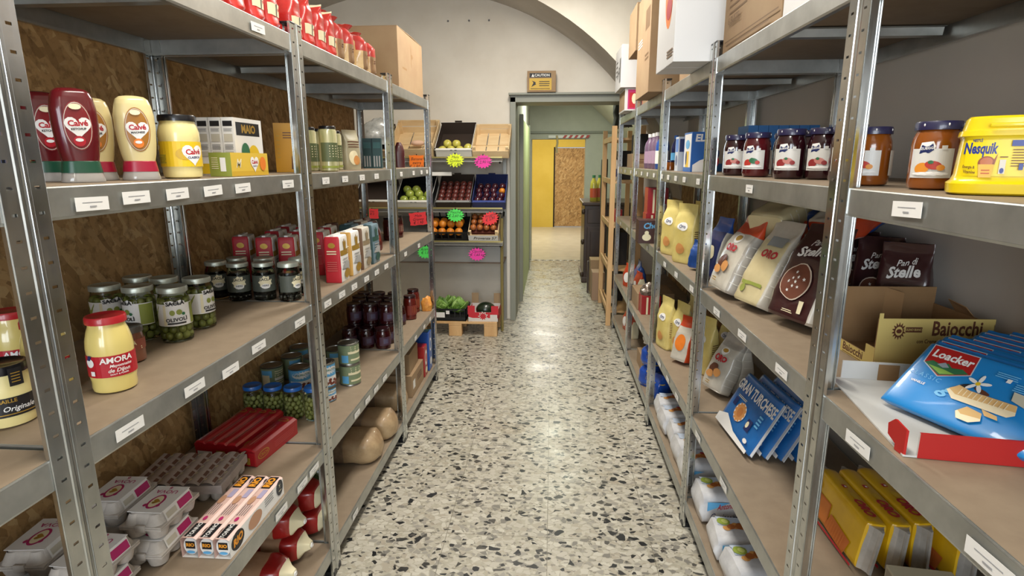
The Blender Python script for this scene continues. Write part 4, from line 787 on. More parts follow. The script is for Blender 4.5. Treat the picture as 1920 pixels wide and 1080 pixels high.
gb = one('green_packet', .14, .05, .17, mat('packet_green', '#3f8f3f', .4, 0, .3), r=.01); put(gb, -.86, 1.12, zt, 0, 'green packet on the top left shelf, cut by the photo edge', 'packet')
ob_ = one('tan_packet', .14, .07, .16, mat('packet_tan', '#c79a78', .4, 0, .3), r=.01); put(ob_, -.87, 1.22, zt, 0, 'pale tan packet between the green packet and the red bags', 'packet')
flat = mottle('flatbread_film', '#c9a972', '#dcc08c', 18, .3, .2, coat=.5); flatr = mat('flatbread_red', '#b8332e', .35, 0, .4); rcl = mat('clear_bag_top', '#dcc9c4', .15, 0, .5, alpha=.55)
def flatbag(k):
    t = empty('flatbread_bag'); b = MB(); R_ = []
    sk = Skin([(0, .09, .02, 5), (.02, .1, .028, 4), (.13, .1, .028, 4), (.16, .075, .022, 3)], .004, 24)
    sk.mesh(b, flat, 36, 6, mf=lambda z, t_: (flatr if z > .085 and cos(t_) > .3 else (mat('flatbread_brown', '#8f7050', .5) if cos(t_) > .75 else flat)))
    a = Art(b, sk.f('right'), .001); a.lines(-.02, .02, .075, .003, 2, .009, hbrown); b.build('bag', t)
    b = MB(); Skin([(.155, .075, .022, 3), (.17, .03, .014, 2), (.18, .014, .01, 2), (.19, .03, .02, 2), (.205, .05, .026, 2)], .006, 30).mesh(b, rcl, 28, 3, mf=lambda z, t_: flatr if z > .185 and sin(t_) < 0 else rcl); b.build('bag_neck', t); return t
fb = flatbag(0); fb.scale = (1, 1.1, .88); put(fb, -.885, 2.235, zt, 0, 'tan flatbread bag next to the last red bag', 'bag', 'tan flatbread bags with red tops'); again(fb, -.88, 2.33, zt, .05, 'tan flatbread bag in the middle of three with twisted tops', 'bag', 'tan flatbread bags with red tops'); again(fb, -.88, 2.62, zt, -.05, 'tan flatbread bag leaning by the big cardboard box', 'bag', 'tan flatbread bags with red tops'); again(fb, -.87, 2.47, zt, .1, 'tan flatbread bag third in line above the capped post', 'bag', 'tan flatbread bags with red tops')
def bigbox(a): a.text('}', .05, .22, .12, hbrown, 0, 0, 0); a.lines(-.1, -.02, .1, .006, 2, .012, hbrown); a.rect(-.02, .06, .02, .1, mat('card_dark', '#7c6143', .8), 1)
t = empty('cardboard_box'); b = MB(); b.rbox(-.16, .16, -.28, .28, 0, .30, card, .003); Art(b, fside(.16), .0003).lines(-.2, -.1, .12, .01, 1, .02, cardin); a = Art(b, fside(.16), .0003); a.ell(.0, .2, .006, .06, cardin); a.ell(.02, .2, .02, .012, cardin); b.build('box_body', t)
b = MB(); b.add([(-.16, -.28, .301), (.16, -.28, .301), (.16, -.005, .305), (-.16, -.005, .305)], [(0, 1, 2, 3)], card); b.add([(-.16, .28, .301), (.16, .28, .301), (.16, .0, .306), (-.16, .0, .306)], [(3, 2, 1, 0)], card); b.build('lid_flap', t, solid=.003)
put(t, -.945, 3.315, zt, 0, 'big closed cardboard box at the far end of the top left shelf', 'box')
# ================================================================= RIGHT SHELVES
ZA, ZB, ZC, ZD, ZT = RZ[3]+.0008, RZ[2]+.0008, RZ[1]+.0008, RZ[0]+.0008, RZ[4]+.0008
def frame_put(o, org, xa, za, label, cat, group=None):    # place by origin, local x axis and up axis
    xa = Vector(xa).normalized(); za = Vector(za); za = (za-xa*za.dot(xa)).normalized(); ya = za.cross(xa)
    o.matrix_world = Matrix(((xa.x, ya.x, za.x, org[0]), (xa.y, ya.y, za.y, org[1]), (xa.z, ya.z, za.z, org[2]), (0, 0, 0, 1)))
    tag(o, label, cat, group); return o
# ---- yellow drink powder tub
ny = mat('tub_yellow', '#dcc00c', .3, 0, .35); nb = mat('tub_blue', '#23357f', .4)
t = empty('drink_powder_tub'); W, D = .088, .055
sk = Skin([(0, W-.006, D-.006, 5), (.003, W, D, 5), (.016, W+.001, D+.001, 5), (.020, W-.004, D-.004, 5), (.028, W-.007, D-.006, 5), (.078, W-.010, D-.008, 5), (.082, W-.009, D-.007, 5)])
b = MB(); sk.mesh(b, ny, 64, 2)
a = Art(b, sk.f(), .0003); a.rect(-.072, .027, .03, .077, mat('tub_label_yellow', '#e0c60e', .35), 30)
a.f0 = a.f; a.f = lambda u, v, d, g=a.f0: g((u+.072)*.68-.076, (v-.052)*1.08+.052, d)
a.text('Nesquik', -.043, .064, .0195, nb, .0, .12, .035, .82); a.text('NESTLÉ', -.049, .0745, .0048, nb, 0, 0, .02); a.ell(-.03, .046, .014, .0085, mat('milk_brown', '#8d4b2c', .4)); a.ell(-.03, .047, .0105, .006, mat('milk_light', '#b26a44', .4)); a.poly([(-.02, .047), (-.013, .058), (-.0165, .044)], mat('milk_brown', '#8d4b2c', .4)); a.poly([(-.043, .044), (-.017, .044), (-.02, .027), (-.04, .027)], mat('cup_tan', '#d9a94a', .5)); a.lines(-.037, -.022, .037, .001, 2, .004, hred)
a.text('Energia &', -.058, .0405, .0052, hbrown, -.05, 0, .02); a.text('Vitamine', -.056, .034, .0056, hbrown, -.05, 0, .02); a.rect(-.009, .032, .001, .05, mat('label_silver', '#c9c2b4', .4), 2); a.ell(-.004, .036, .0035, .0035, nb, 10); a.rect(.006, .067, .07, .0745, nb, 16); a.lines(.009, .036, .063, .001, 7, .0034, hbrown); a.rect(.022, .037, .029, .045, nb, 2); a.lines(-.01, .004, .054, .0012, 1, .003, hbrown)
b.build('tub_body', t); b = MB(); Skin([(.082, W-.007, D-.006, 5), (.083, W-.006, D-.005, 5), (.09, W-.007, D-.006, 5), (.0905, W-.010, D-.009, 5), (.107, W-.013, D-.011, 5), (.110, W-.016, D-.014, 5), (.111, W-.03, D-.026, 4)]).mesh(b, ny, 64, 2); b.rbox(-.05, .03, -D-.0005, -D+.004, .094, .1, ny, .002); b.build('screw_lid', t)
put(t, .680, .895, ZA, camrz(.668, .90, .10), 'bright yellow plastic drink powder tub at the right edge of the photo', 'tub')
# ---- jam jars
apr = mat('apricot_jam', '#85460f', .2, 0, .8); djm = mat('dark_berry_jam', '#2a0c12', .15, 0, .8); sjm = mat('strawberry_jam', '#4d1016', .15, 0, .8)
def jamlab(c1_, c2_):
    def f(a):
        a.rect(-.032, .02, .032, .068, mat('jam_label', '#d3d1cb', .4), 20); a.poly([(-.02, .066), (-.017, .078), (0, .08), (.004, .072), (.002, .066)], white); a.poly([(-.019, .06), (-.016, .074), (0, .076), (.002, .066), (-.004, .061)], hnavy); a.text('ZUEGG', -.008, .0685, .0055, white, .1, 0, .03); a.rect(.012, .066, .02, .073, mat('jam_label', '#d3d1cb', .4), 3)
        a.ell(-.012, .036, .011, .009, c1_, 16, .3); a.ell(.004, .041, .012, .007, c2_, 16, -.2); a.ell(.014, .037, .006, .005, c1_, 12); a.ell(.0, .046, .004, .003, hgreen, 10); a.ell(0, .027, .026, .003, white, 14)
        a.rect(.05, .02, .066, .068, mat('label_silver', '#c9c2b4', .4), 4)
    return f
JP = [(.029, 0), (.034, .003), (.036, .01), (.036, .075), (.0345, .086), (.031, .096), (.0295, .1)]
def zlid(): 
    b = knurl(.0335, .099, .014, lidnavy)
    for i in range(6): a_ = i*pi/3; b.ball((.0334*cos(a_), .0334*sin(a_), .107), .0024, white, 6, (.6, .6, 1))
    return b
ja = jar('jam_jar', JP, apr, zlid(), jamlab(mat('fruit_peach', '#d88a2a', .5), mat('fruit_red', '#b5362a', .5)), .0364)
put(ja, .655, 1.058, ZA, camrz(.67, 1.05, -.1), 'apricot jam jar standing left of the yellow tub', 'jar', 'apricot jam jars')
again(ja, .635, 1.225, ZA, camrz(.66, 1.2, -.35), 'apricot jam jar just past the nearest right post', 'jar', 'apricot jam jars')
again(ja, .765, 1.20, ZA, camrz(.76, 1.2, -.5), 'apricot jam jar half hidden in the gap behind the two front ones', 'jar', 'apricot jam jars')
again(ja, .795, 1.035, ZA, camrz(.8, 1.05, 0), 'apricot jam jar behind the yellow tub, only its lid showing', 'jar', 'apricot jam jars')
again(ja, .885, 1.0, ZA, camrz(.88, 1.0, 0), 'apricot jam jar by the wall behind the yellow tub', 'jar', 'apricot jam jars')
jd = jar('jam_jar', JP, djm, zlid(), jamlab(mat('fruit_cherry', '#8e2b2b', .5), mat('fruit_rose', '#c07a70', .5)), .0364)
js = jar('jam_jar', JP, sjm, zlid(), jamlab(mat('fruit_red', '#b5362a', .5), hgreen), .0364)
put(js, .628, 1.862, ZA, camrz(.63, 1.86, -.3), 'red strawberry jam jar, second from the left in the dark jam row', 'jar')
DJ = [(.618, 2.035, -.2, 'leftmost dark jam jar, beside the second right post'), (.65, 1.665, -.2, 'dark jam jar in the middle with the biggest white label'), (.715, 1.61, -.3, 'dark jam jar fourth from the left, partly hidden'), (.712, 1.475, -.1, 'rightmost dark jam jar, beside the nearest right post'), (.73, 1.90, 0, 'dark jam jar behind the strawberry one'), (.745, 1.74, 0, 'dark jam jar behind the middle one')]
for i, (x, y, e, lb) in enumerate(DJ): o = (put if not i else again)(jd, x, y, ZA, camrz(x, y, e), lb, 'jar', 'dark jam jars'); o.scale = (1.1, 1.1, 1.17)
js.scale = (1.1, 1.1, 1.17)
# ---- blue cartons
bwc = one('blue_carton', .035, .12, .175, mat('carton_blue', '#2e6aa6', .5), [(ffront(-.06), lambda a: (a.rect(-.0175, 0, .0175, .07, mat('pale_blue', '#b9c3cc', .5), 1), a.poly([(-.0175, .07), (.0175, .055), (.0175, .095), (-.0175, .07)], mat('carton_blue2', '#3f7db8', .5))))])
for i in range(7): (put if not i else again)(bwc, .735+i*.0365, 2.30, ZA, 0, ('leftmost', 'second from left', 'third from left', 'middle', 'third from right', 'second from right', 'rightmost')[i]+' of the seven slim blue and white cartons behind the dark jam', 'carton', 'slim blue and white cartons')
el = box_item('blue_pudding_carton', .115, .15, .172, mat('elah_blue', '#1b5ba8', .45), [(ffront(-.075), lambda a: (a.text('ELAH', .006, .145, .042, white, 0, .1, .04), a.poly([(-.05, .03), (-.02, .05), (.057, .075), (.057, .0), (-.05, 0)], white), a.ell(.03, .045, .034, .036, hred), a.ell(.03, .078, .034, .032, hnavy), a.ell(.03, .088, .02, .014, hbrown), a.poly([(.0, .0), (.05, .04), (.057, .0)], hcream))), (fside(-.0575), lambda a: (a.rect(-.065, .02, .065, .165, white, 1), a.rect(-.03, .02, .03, .09, hyel, 1), a.ell(0, .12, .04, .02, hsky), a.ell(-.02, .06, .015, .03, hnavy)))])
put(el, .668, 2.72, ZA, 0, 'blue and white pudding carton with a dome of chocolate, behind the second right post', 'carton')
b2 = box_item('shelf_tray', .12, .17, .035, mat('tray_blue', '#3a78b4', .5), [(fside(-.06), lambda a: [a.rect(-.07+k*.045, .008, -.045+k*.045, .028, white, 1) for k in range(3)])]); put(b2, .735, 2.90, ZA, 0, 'low blue display tray behind the pudding carton', 'tray')
o = one('slim_carton', .05, .07, .16, mat('carton_pale', '#bfc5cc', .5), [(fside(-.025), lambda a: (a.rect(-.03, .09, .03, .15, hblue, 1), a.ell(0, .05, .02, .025, hnavy))), (ffront(-.035), lambda a: a.rect(-.02, .09, .02, .15, hnavy, 1))]); put(o, .625, 2.90, ZA, 0, 'pale carton with blue top standing left of the pudding carton', 'carton')
am = jar('amber_jar', [(.02, 0), (.023, .003), (.023, .035), (.02, .042)], apr, lidmb(.021, .041, .01, lidnavy)); put(am, .62, 3.14, ZA, 0, 'small amber jar with dark lid under the blue bottle', 'jar')
def bottle(name, r, h, m, capm, lab):
    t = empty(name); b = MB(); b.lathe([(r-.003, 0), (r, .004), (r, h*.62), (r*.85, h*.74), (r*.45, h*.85), (r*.4, h*.93)], m, 24); b.build('bottle_body', t); b = MB(); b.lathe([(r*.46, h*.9), (r*.46, h), (r*.3, h)], capm, 16); b.build('cap', t)
    b = MB(); Art(b, fcyl(r+.0003), .0003).rect(-r*2, h*.15, r*2, h*.5, lab, 20); b.build('paper_label', t); return t
bo = bottle('blue_bottle', .024, .18, mat('bottle_navy', '#1c2350', .2, 0, .5), hblue, hsky); put(bo, .66, 3.22, ZA, RGT, 'dark blue bottle past the third right post', 'bottle'); 
pb = bottle('purple_bottle', .036, .215, mat('bottle_mauve', '#6f5870', .3, 0, .3), white, mat('mauve_label', '#a58aa0', .5))
for i, (x, y, lb) in enumerate(((.63, 3.86, 'mauve bottle farthest along the purple bottle row'), (.635, 3.74, 'mauve bottle in the middle of the purple bottle row'), (.635, 3.62, 'mauve bottle nearest the third right post'))): (put if not i else again)(pb, x, y, ZA, RGT+.5, lb, 'bottle', 'mauve bottles')
bo2 = bottle('blue_detergent_bottle', .04, .21, mat('bottle_blue', '#2450a0', .3, 0, .3), white, white); put(bo2, .64, 3.49, ZA, RGT+.4, 'bright blue detergent bottle beside the mauve bottles', 'bottle')
o = one('cardboard_box', .18, .3, .1, card, [(ffront(-.15), lambda a: a.lines(-.04, .03, .06, .005, 3, .012, hbrown))], r=.002); put(o, .68, 4.55, ZA, 0, 'cardboard box on the upper shelf of the farthest right bay', 'box')
o = one('dark_parcel', .16, .2, .14, mat('dark_parcel', '#22201f', .7), r=.01); put(o, .70, 4.5, ZA+.1012, .2, 'dark parcel on top of the small cardboard box in the farthest bay', 'parcel')
# ---- biscuit bags
cream = mottle('bag_cream', '#bcae84', '#cbbe95', 10, .35, .15, coat=.4); yel = mottle('bag_pale_yellow', '#cdb96a', '#dccb80', 10, .4, .15, coat=.3); silv = mottle('bag_silver', '#928c82', '#b0aaa0', 10, .3, .15, coat=.4); orr = mottle('bag_orange_red', '#b03a1c', '#c4461f', 12, .35, .15, coat=.4); brn = mottle('bag_dark_brown', '#33191a', '#3f2020', 10, .3, .15, coat=.4); wht = mottle('bag_white', '#b5ae9f', '#c9c3b6', 10, .35, .15, coat=.3); blub = mottle('bag_blue', '#1c3f7c', '#27509a', 12, .35, .15, coat=.4)
def bag(name, w_, d_, h, front, side, top, art=None, sideart=None, fold=True, seed=0, amp=.004):
    b = MB(); sk = Skin([(0, w_*.92, d_*.88, 6), (.008, w_, d_, 6), (h*.3, w_*1.04, d_*1.08, 5), (h*.6, w_, d_*.95, 5), (h*.76, w_*.97, d_*.55, 5), (h*.86, w_*.95, d_*.2, 6), (h*.9, w_*.95, .004, 7), (h, w_*.95, .002, 8)], amp, 20, seed)
    def mf(z, t_):
        if z > h*.73: return top
        return front if sin(t_) < -.6 or sin(t_) > .6 else side
    sk.mesh(b, front, 44, 5, mf=mf)
    if art: art(Art(b, sk.f(), .0012), w_, h)
    if sideart:
        for s_ in ('right', 'left'): sideart(Art(b, sk.f(s_), .0012), d_, h)
    return b.build(name)
def stripes(a, d_, h): 
    for k in range(5): a.l = 0; a.rect(-d_*.85, h*(.14+k*.12), d_*.85, h*(.148+k*.12), mat('pale_stripe', '#d8d4c8', .4), 4)
def txt(a, d_, h): a.lines(-d_*.6, d_*.6, h*.55, h*.012, 9, h*.035, hbrown)
def oroart(a, w_, h): a.ell(0, h*.68, w_*.35, h*.07, white); a.ell(0, h*.69, w_*.25, h*.04, hgold); a.text('ORO', 0, h*.54, .034, hred, 0, .15, .05); a.ell(-.012, h*.36, .03, .022, hbrown, 14, .4); a.ell(.02, h*.3, .022, .018, htan, 14); a.ell(-.02, h*.24, .022, .015, htan, 14); a.lines(-.03, .0, h*.13, .003, 2, .008, hgold)
g1 = bag('biscuit_bag', .082, .041, .27, wht, silv, orr, oroart, stripes)
def lean(o, x, y, z, rz, th, label, cat, group=None):       # stands with front rotated by rz, top tipped backwards by th
    n = Vector((sin(rz), -cos(rz), 0)); xa = Vector((cos(rz), sin(rz), 0)); za = Vector((0, 0, 1))*cos(th)-n*sin(th)
    return frame_put(o, (x, y, z), xa, za, label, cat, group)
lean(g1, .604, 1.985, ZB+.017, RGT+.10, .35, 'white and silver biscuit bag with orange top, front one by the second right post', 'bag', 'white biscuit bags with orange tops')
lean(copy_tree(g1), .722, 1.96, ZB+.016, RGT+.08, .33, 'white and silver biscuit bag with orange top, second one leaning behind the front one', 'bag', 'white biscuit bags with orange tops')
lean(copy_tree(g1), .832, 1.98, ZB+.012, RGT+.05, .25, 'white and silver biscuit bag with orange top, third one towards the wall', 'bag', 'white biscuit bags with orange tops')
g2 = bag('biscuit_bag', .07, .03, .28, cream, wht, wht, lambda a, w_, h: (a.text('ORO', .01, h*.58, .034, hred, 0, .15, .05), a.rect(-.05, h*.2, .05, h*.24, holive, 8), a.ell(-.03, h*.15, .015, .015, holive, 12), a.rect(-.02, h*.68, .05, h*.8, mat('tape_grey', '#8a8d8c', .3), 4)), stripes, seed=5)
lean(g2, .628, 1.795, ZB+.017, RGT+.25, .42, 'cream and white biscuit bag leaning between the orange-topped and brown bags', 'bag')
def pds(a, w_, h):
    a.text('Pan di', .005, h*.80, .024, white, .15, .25, .01); a.text('Stelle', .0, h*.69, .042, white, .12, .25, .03); a.ell(0, h*.37, w_*.62, w_*.62, mat('cookie_rim', '#d9c9b6', .6), 24); a.ell(0, h*.37, w_*.58, w_*.58, mat('cookie_brown', '#6b3a26', .7), 24)
    for k in range(9): q = k*2.4; rr = .007+.0033*k; a.l = 4; a.star(rr*cos(q), h*.37+rr*sin(q), .0055, white, 5, .45)
    a.rect(w_*.55, h*.08, w_*.72, h*.2, hcream, 2); a.lines(-w_*.1, w_*.4, h*.09, .002, 2, .005, hcream)
pd = bag('brown_biscuit_bag', .085, .045, .28, brn, wht, brn, pds, None, seed=9)
lean(pd, .685, 1.60, ZB+.019, RGT+.32, .34, 'dark brown biscuit bag with a starry cookie picture, at the front of the shelf', 'bag')
pd2 = bag('brown_biscuit_bag', .075, .04, .25, brn, brn, brn, lambda a, w_, h: (pds(a, w_, h), a.rect(-w_*.8, .01, w_*.8, h*.3, wht, 8)), None, seed=2)
for i, (x, y, lb) in enumerate(((.90, 1.40, 'dark brown biscuit bag at the back, rightmost of three behind the open carton'), (.90, 1.525, 'dark brown biscuit bag at the back, middle one of three'), (.90, 1.65, 'dark brown biscuit bag at the back, leftmost of three'))): (put if not i else again)(pd2, x+.03, y+.15, ZB, RGT+.8, lb, 'bag', 'dark brown biscuit bags at the back').scale = (.8, .75, 1)
bg = bag('blue_biscuit_bag', .08, .04, .24, blub, blub, blub, None, None, seed=3, amp=.008)
lean(bg, .83, 1.80, ZB+.262, RGT+.3, 1.25, 'crumpled blue bag lying on top of the dark brown bags', 'bag')
lb_ = bag('cream_biscuit_bag', .075, .045, .26, cream, cream, cream, None, stripes, seed=4, amp=.007)
lean(lb_, .70, 1.93, ZB+.245, RGT+.5, 1.2, 'cream bag lying across the tops of the leaning biscuit bags', 'bag')
rs = bag('red_white_bag', .07, .035, .22, wht, orr, wht, lambda a, w_, h: a.rect(-w_*.5, h*.3, w_*.5, h*.6, hred, 8), None, seed=6, amp=.007)
lean(rs, .80, 1.72, ZB+.255, RGT+.4, 1.15, 'white bag with a red panel lying on top near the nearest post', 'bag')
g3 = bag('cream_biscuit_bag', .07, .045, .30, cream, mottle('bag_olive_cream', '#a39866', '#b5aa78', 10, .4, .15), cream, None, txt, seed=7)
for i, (x, y, lb) in enumerate(((.90, 1.97, 'upright cream bag by the wall, right one of the back pair'), (.905, 2.09, 'upright cream bag by the wall, left one of the back pair'))): (put if not i else again)(g3, x, y, ZB, RGT, lb, 'bag', 'upright cream bags by the wall')
o = bag('navy_biscuit_bag', .05, .035, .24, mottle('bag_navy', '#1b2450', '#28346c', 12, .35, .15, coat=.4), wht, blub, lambda a, w_, h: a.ell(0, h*.4, .025, .03, hcream), None, seed=11); lean(o, .63, 2.255, ZB+.01, RGT+.3, .2, 'navy and white bag right behind the second right post', 'bag')
g5 = bag('yellow_biscuit_bag', .062, .034, .27, yel, yel, yel, lambda a, w_, h: (a.ell(0, h*.62, .03, .018, white), a.text('Oro', 0, h*.62, .02, hnavy), a.ell(0, h*.25, .03, .025, htan)), txt, seed=12)
for i, (x, y, r_, lb) in enumerate(((.618, 2.66, .55, 'pale yellow biscuit bag, nearer one on the middle shelf by the second post'), (.605, 2.90, .45, 'pale yellow biscuit bag, farther one on the middle shelf by the third post'), (.72, 2.8, .4, 'pale yellow biscuit bag behind the two front ones on the middle shelf'))): (put if not i else again)(g5, x, y, ZB, RGT+r_, lb, 'bag', 'pale yellow biscuit bags on the middle right shelf')
again(bg, 0, 0, 0); lean(bpy.context.scene.collection.objects[-1] if False else [o for o in C.objects if o.name.startswith('blue_biscuit_bag.')][-1], .628, 2.46, ZB+.01, RGT+.6, .1, 'blue bag leaning low in front of the nearer pale yellow bag', 'bag').scale = (.55, .55, .5)
# ---- open display carton with printed front
cy = mat('carton_straw', '#c9b36a', .6)
t = empty('display_carton'); b = MB(); W, D, H = .33, .20, .118; th = .003
b.box(0, W, 0, D, 0, th, cardin)
b.box(.0, W, 0, th, 0, H, cardin, {'y-': cy}); b.box(0, .012, -.0005, .0, 0, H+.012, cy)
b.box(W-th, W, 0, D, 0, H*.9, cardin, {'x+': cy})
b.box(0, W, D-th, D, 0, H+.03, cardin)
a = Art(b, ffront(0, 0, 0), .0003); a.text('Baiocchi', .225, H*.80, .046, hbrown, 0, 0, .025, .93); a.text('con Crema alla Nocciola e Cacao', .2, H*.56, .0125, hbrown, 0, 0, .02); a.star(.06, H*.76, .021, hbrown, 14, .62); a.ell(.06, H*.76, .0105, .0105, cy, 14); a.ell(.06, H*.76, .008, .005, hbrown, 10); a.rect(.078, H*.74, .125, H*.84, hbrown, 4); a.text('MULINO BIANCO', .101, H*.79, .0072, cy); a.rect(.03, .004, .12, .006, hbrown, 1)
b.build('carton_walls', t)
b = MB(); b.box(-.001, th, .0, D, 0, .028, cardin, {'x-': cy}); b.box(-.001, th, 0, .035, .028, .05, cardin, {'x-': cy}); a = Art(b, fside(-.001, 0, D/2), .0003); a.f = fplane((-.001, D, 0), (0, -1, 0), (0, 0, 1)); a.text('Baiocchi', .115, .016, .026, hbrown, 0, 0, .025); a.lines(.07, .16, .004, .0015, 1, .002, hbrown); a.ell(.035, .016, .014, .009, hbrown, 12); b.build('front_lip', t)
b = MB(); b.add([(W*.5, D-.002, H+.029), (W*.5, D-.002, .01), (W*.62, D-.03, .01), (W*.62, D-.03, H+.02)], [(0, 1, 2, 3)], cardin); b.build('side_flap', t, solid=.002); b = MB(); b.add([(W-.002, .06, H*.9), (W-.002, .12, H*.9), (W-.03, .12, H*1.15), (W-.03, .06, H*1.1)], [(0, 1, 2, 3)], cardin); b.build('side_flap', t, solid=.002)
put(t, .725, 1.275, ZB, .03, 'open straw-coloured display carton reading Baiocchi, nearly empty', 'carton').scale = (.76, 1, 1)
# ---- red and white display tray, wafer packs
redc = mat('tray_red', '#a81c1a', .4, 0, .1); t = empty('display_tray'); W, D, H = .345, .345, .042; th = .003
b = MB(); b.box(0, W, 0, D, 0, th, mat('tray_white', '#c4c3bf', .5), {'z+': mat('tray_white', '#c4c3bf', .5)}); b.box(0.02, W, -.001, th, 0, H, mat('tray_white', '#c4c3bf', .5), {'y-': redc, 'z+': redc})
b.box(0.02, W, D-th, D, 0, H, mat('tray_white', '#c4c3bf', .5), {'y+': redc}); b.box(W-th, W, 0, D, 0, H, mat('tray_white', '#c4c3bf', .5)); Art(b, ffront(-.001, 0, 0), .0003).text('Classic', .245, .022, .03, white, 0, .1, .03)
b.box(.09, .13, D-.004, D-.0035, 0.002, H-.004, cardin)
b.build('tray_body', t)
for s_, y0_ in ((1, 0.0), (-1, D)):
    b = MB(); P = [(0, 0), (.0, .01), (-.018, .018), (-.02, .036), (-.006, .05), (.02, .044), (.02, 0)]
    b.loft([[(.02+(-.02+p[0]*.2)*1.0*(1 if k < 5 else 1), y0_+s_*(.0+abs(p[0]-.02)*1.1), p[1]) for k, p in enumerate(P)], [(.017+(-.02+p[0]*.2), y0_+s_*(.002+abs(p[0]-.02)*1.1), p[1]) for k, p in enumerate(P)]], redc, smooth=False); b.build('corner_flap', t)
put(t, .561, .872, ZB, -.13, 'shallow red and white display tray under the blue wafer packs', 'tray')
lblue = mat('wafer_blue', '#1b7fc4', .3, 0, .4); lblue2 = mat('wafer_dark_blue', '#1766a6', .35, 0, .3); waf = mat('wafer_biscuit', '#d6ae72', .7); wafd = mat('wafer_cream', '#ead9b4', .6)
def wafer():
    t = empty('wafer_pack'); W, H, T = .25, .152, .019; b = MB(); R_ = []
    n = 30
    for j, q in enumerate((0, .02, .05, .25, .5, .75, .95, .98, 1)):
        x = W*q; e = (.3 if j in (0, 8) else .75 if j in (1, 7) else 1)
        R_.append([(x, T/2+T/2*e*math.copysign(abs(cos(2*pi*i/n))**.4, cos(2*pi*i/n)), H/2+H/2*(.985 if e < 1 else 1)*math.copysign(abs(sin(2*pi*i/n))**.22, sin(2*pi*i/n))) for i in range(n)])
    b.loft(R_, lblue); a = Art(b, lambda u, v, d: (u-.030, -.0006-d, v-.001), .00013)
    a.poly([(.043, .147), (.125, .147), (.133, .105), (.088, .082), (.048, .104)], mat('silver_edge', '#b8c4cc', .3)); a.poly([(.045, .1455), (.1235, .1455), (.131, .106), (.088, .084), (.05, .105)], redc)
    a.poly([(.051, .104), (.062, .112), (.075, .106), (.088, .115), (.1, .107), (.115, .112), (.128, .106), (.088, .086)], hgreen); a.poly([(.072, .107), (.083, .115), (.094, .107), (.085, .103)], mat('mountain_grey', '#8f9aa2', .5)); a.poly([(.06, .101), (.088, .089), (.11, .097), (.09, .1)], mat('meadow', '#86b04a', .5))
    a.text('Loacker', .088, .128, .0235, white, 0, 0, .03, .92); a.text('CLASSIC', .07, .076, .013, mat('wafer_light', '#6fb6e0', .4), -.05, 0, .0, 1, 1.3); a.text('VANILLE', .068, .059, .007, white, -.02, 0, .02); a.text('g', .12, .066, .04, mat('wafer_light', '#6fb6e0', .4), -.3, .4)
    for k in range(5): q = k*2*pi/5+.3; a.l = 12; a.ell(.152+.0105*cos(q), .094+.0105*sin(q), .0095, .0034, white, 10, q)
    a.l = 14; a.ell(.152, .094, .004, .004, hyel, 10); a.l = 10; a.ell(.139, .083, .012, .004, hblack, 10, .5); a.ell(.165, .082, .014, .004, hbrown, 10, -.2)
    a.l = 15; a.poly([(.118, .064), (.13, .08), (.15, .075), (.222, .077), (.228, .06), (.22, .052), (.135, .05)], wafd); a.poly([(.12, .068), (.131, .08), (.15, .076), (.221, .078), (.226, .066), (.135, .06)], waf); a.l = 18; [a.put([(.138+k*.008, .062), (.1395+k*.008, .062), (.1395+k*.008, .075), (.138+k*.008, .075)], [(0, 1, 2, 3)], wafd) for k in range(10)]
    a.poly([(.155, .03), (.165, .045), (.19, .042), (.196, .028), (.183, .018), (.163, .018)], wafd); a.poly([(.157, .033), (.166, .045), (.19, .042), (.194, .032), (.165, .028)], waf); a.poly([(.185, .05), (.21, .047), (.215, .04), (.195, .04)], waf); a.poly([(.205, .1), (.235, .098), (.243, .085), (.235, .076), (.21, .083)], mat('wafer_pale', '#bdb8a4', .6))
    a.lines(.165, .2, .128, .0016, 3, .004, mat('wafer_light', '#6fb6e0', .4)); a.rect(.185, .112, .192, .12, white, 1); a.lines(.2, .235, .115, .0016, 4, .004, mat('wafer_light', '#6fb6e0', .4))
    b.build('wrapper', t); b = MB()
    for i in range(24): pass
    b.loft([[(x_, T/2-.001, H+.0), (x_, T/2+.001, H+.0), (x_, T/2+.001+.001*sin(x_*300), H+.008), (x_, T/2-.001+.001*sin(x_*300), H+.008)] for x_ in [W*.03+W*.94*k/30 for k in range(31)]], lblue2); b.build('top_crimp', t); return t
wf = wafer(); xa = Vector((.37, -.93, 0)); th_ = R(41); za = Vector((.93*cos(th_), .37*cos(th_), sin(th_)))
nrm = za.cross(xa.normalized())
for i in range(7):
    org = Vector((.625, 1.066, ZB+.0045+.017))+Vector((.93, .37, 0))*(.034*i)
    if i: org += Vector((-.37, .93, 0))*.012*(i % 3)
    o = wf if i == 0 else copy_tree(wf)
    frame_put(o, org, xa, za, ('frontmost', 'second', 'third', 'fourth', 'fifth', 'sixth', 'last')[i]+' blue wafer pack in the leaning row on the red tray'+('' if i == 0 else ', counted from the front'), 'pack', 'blue wafer packs')
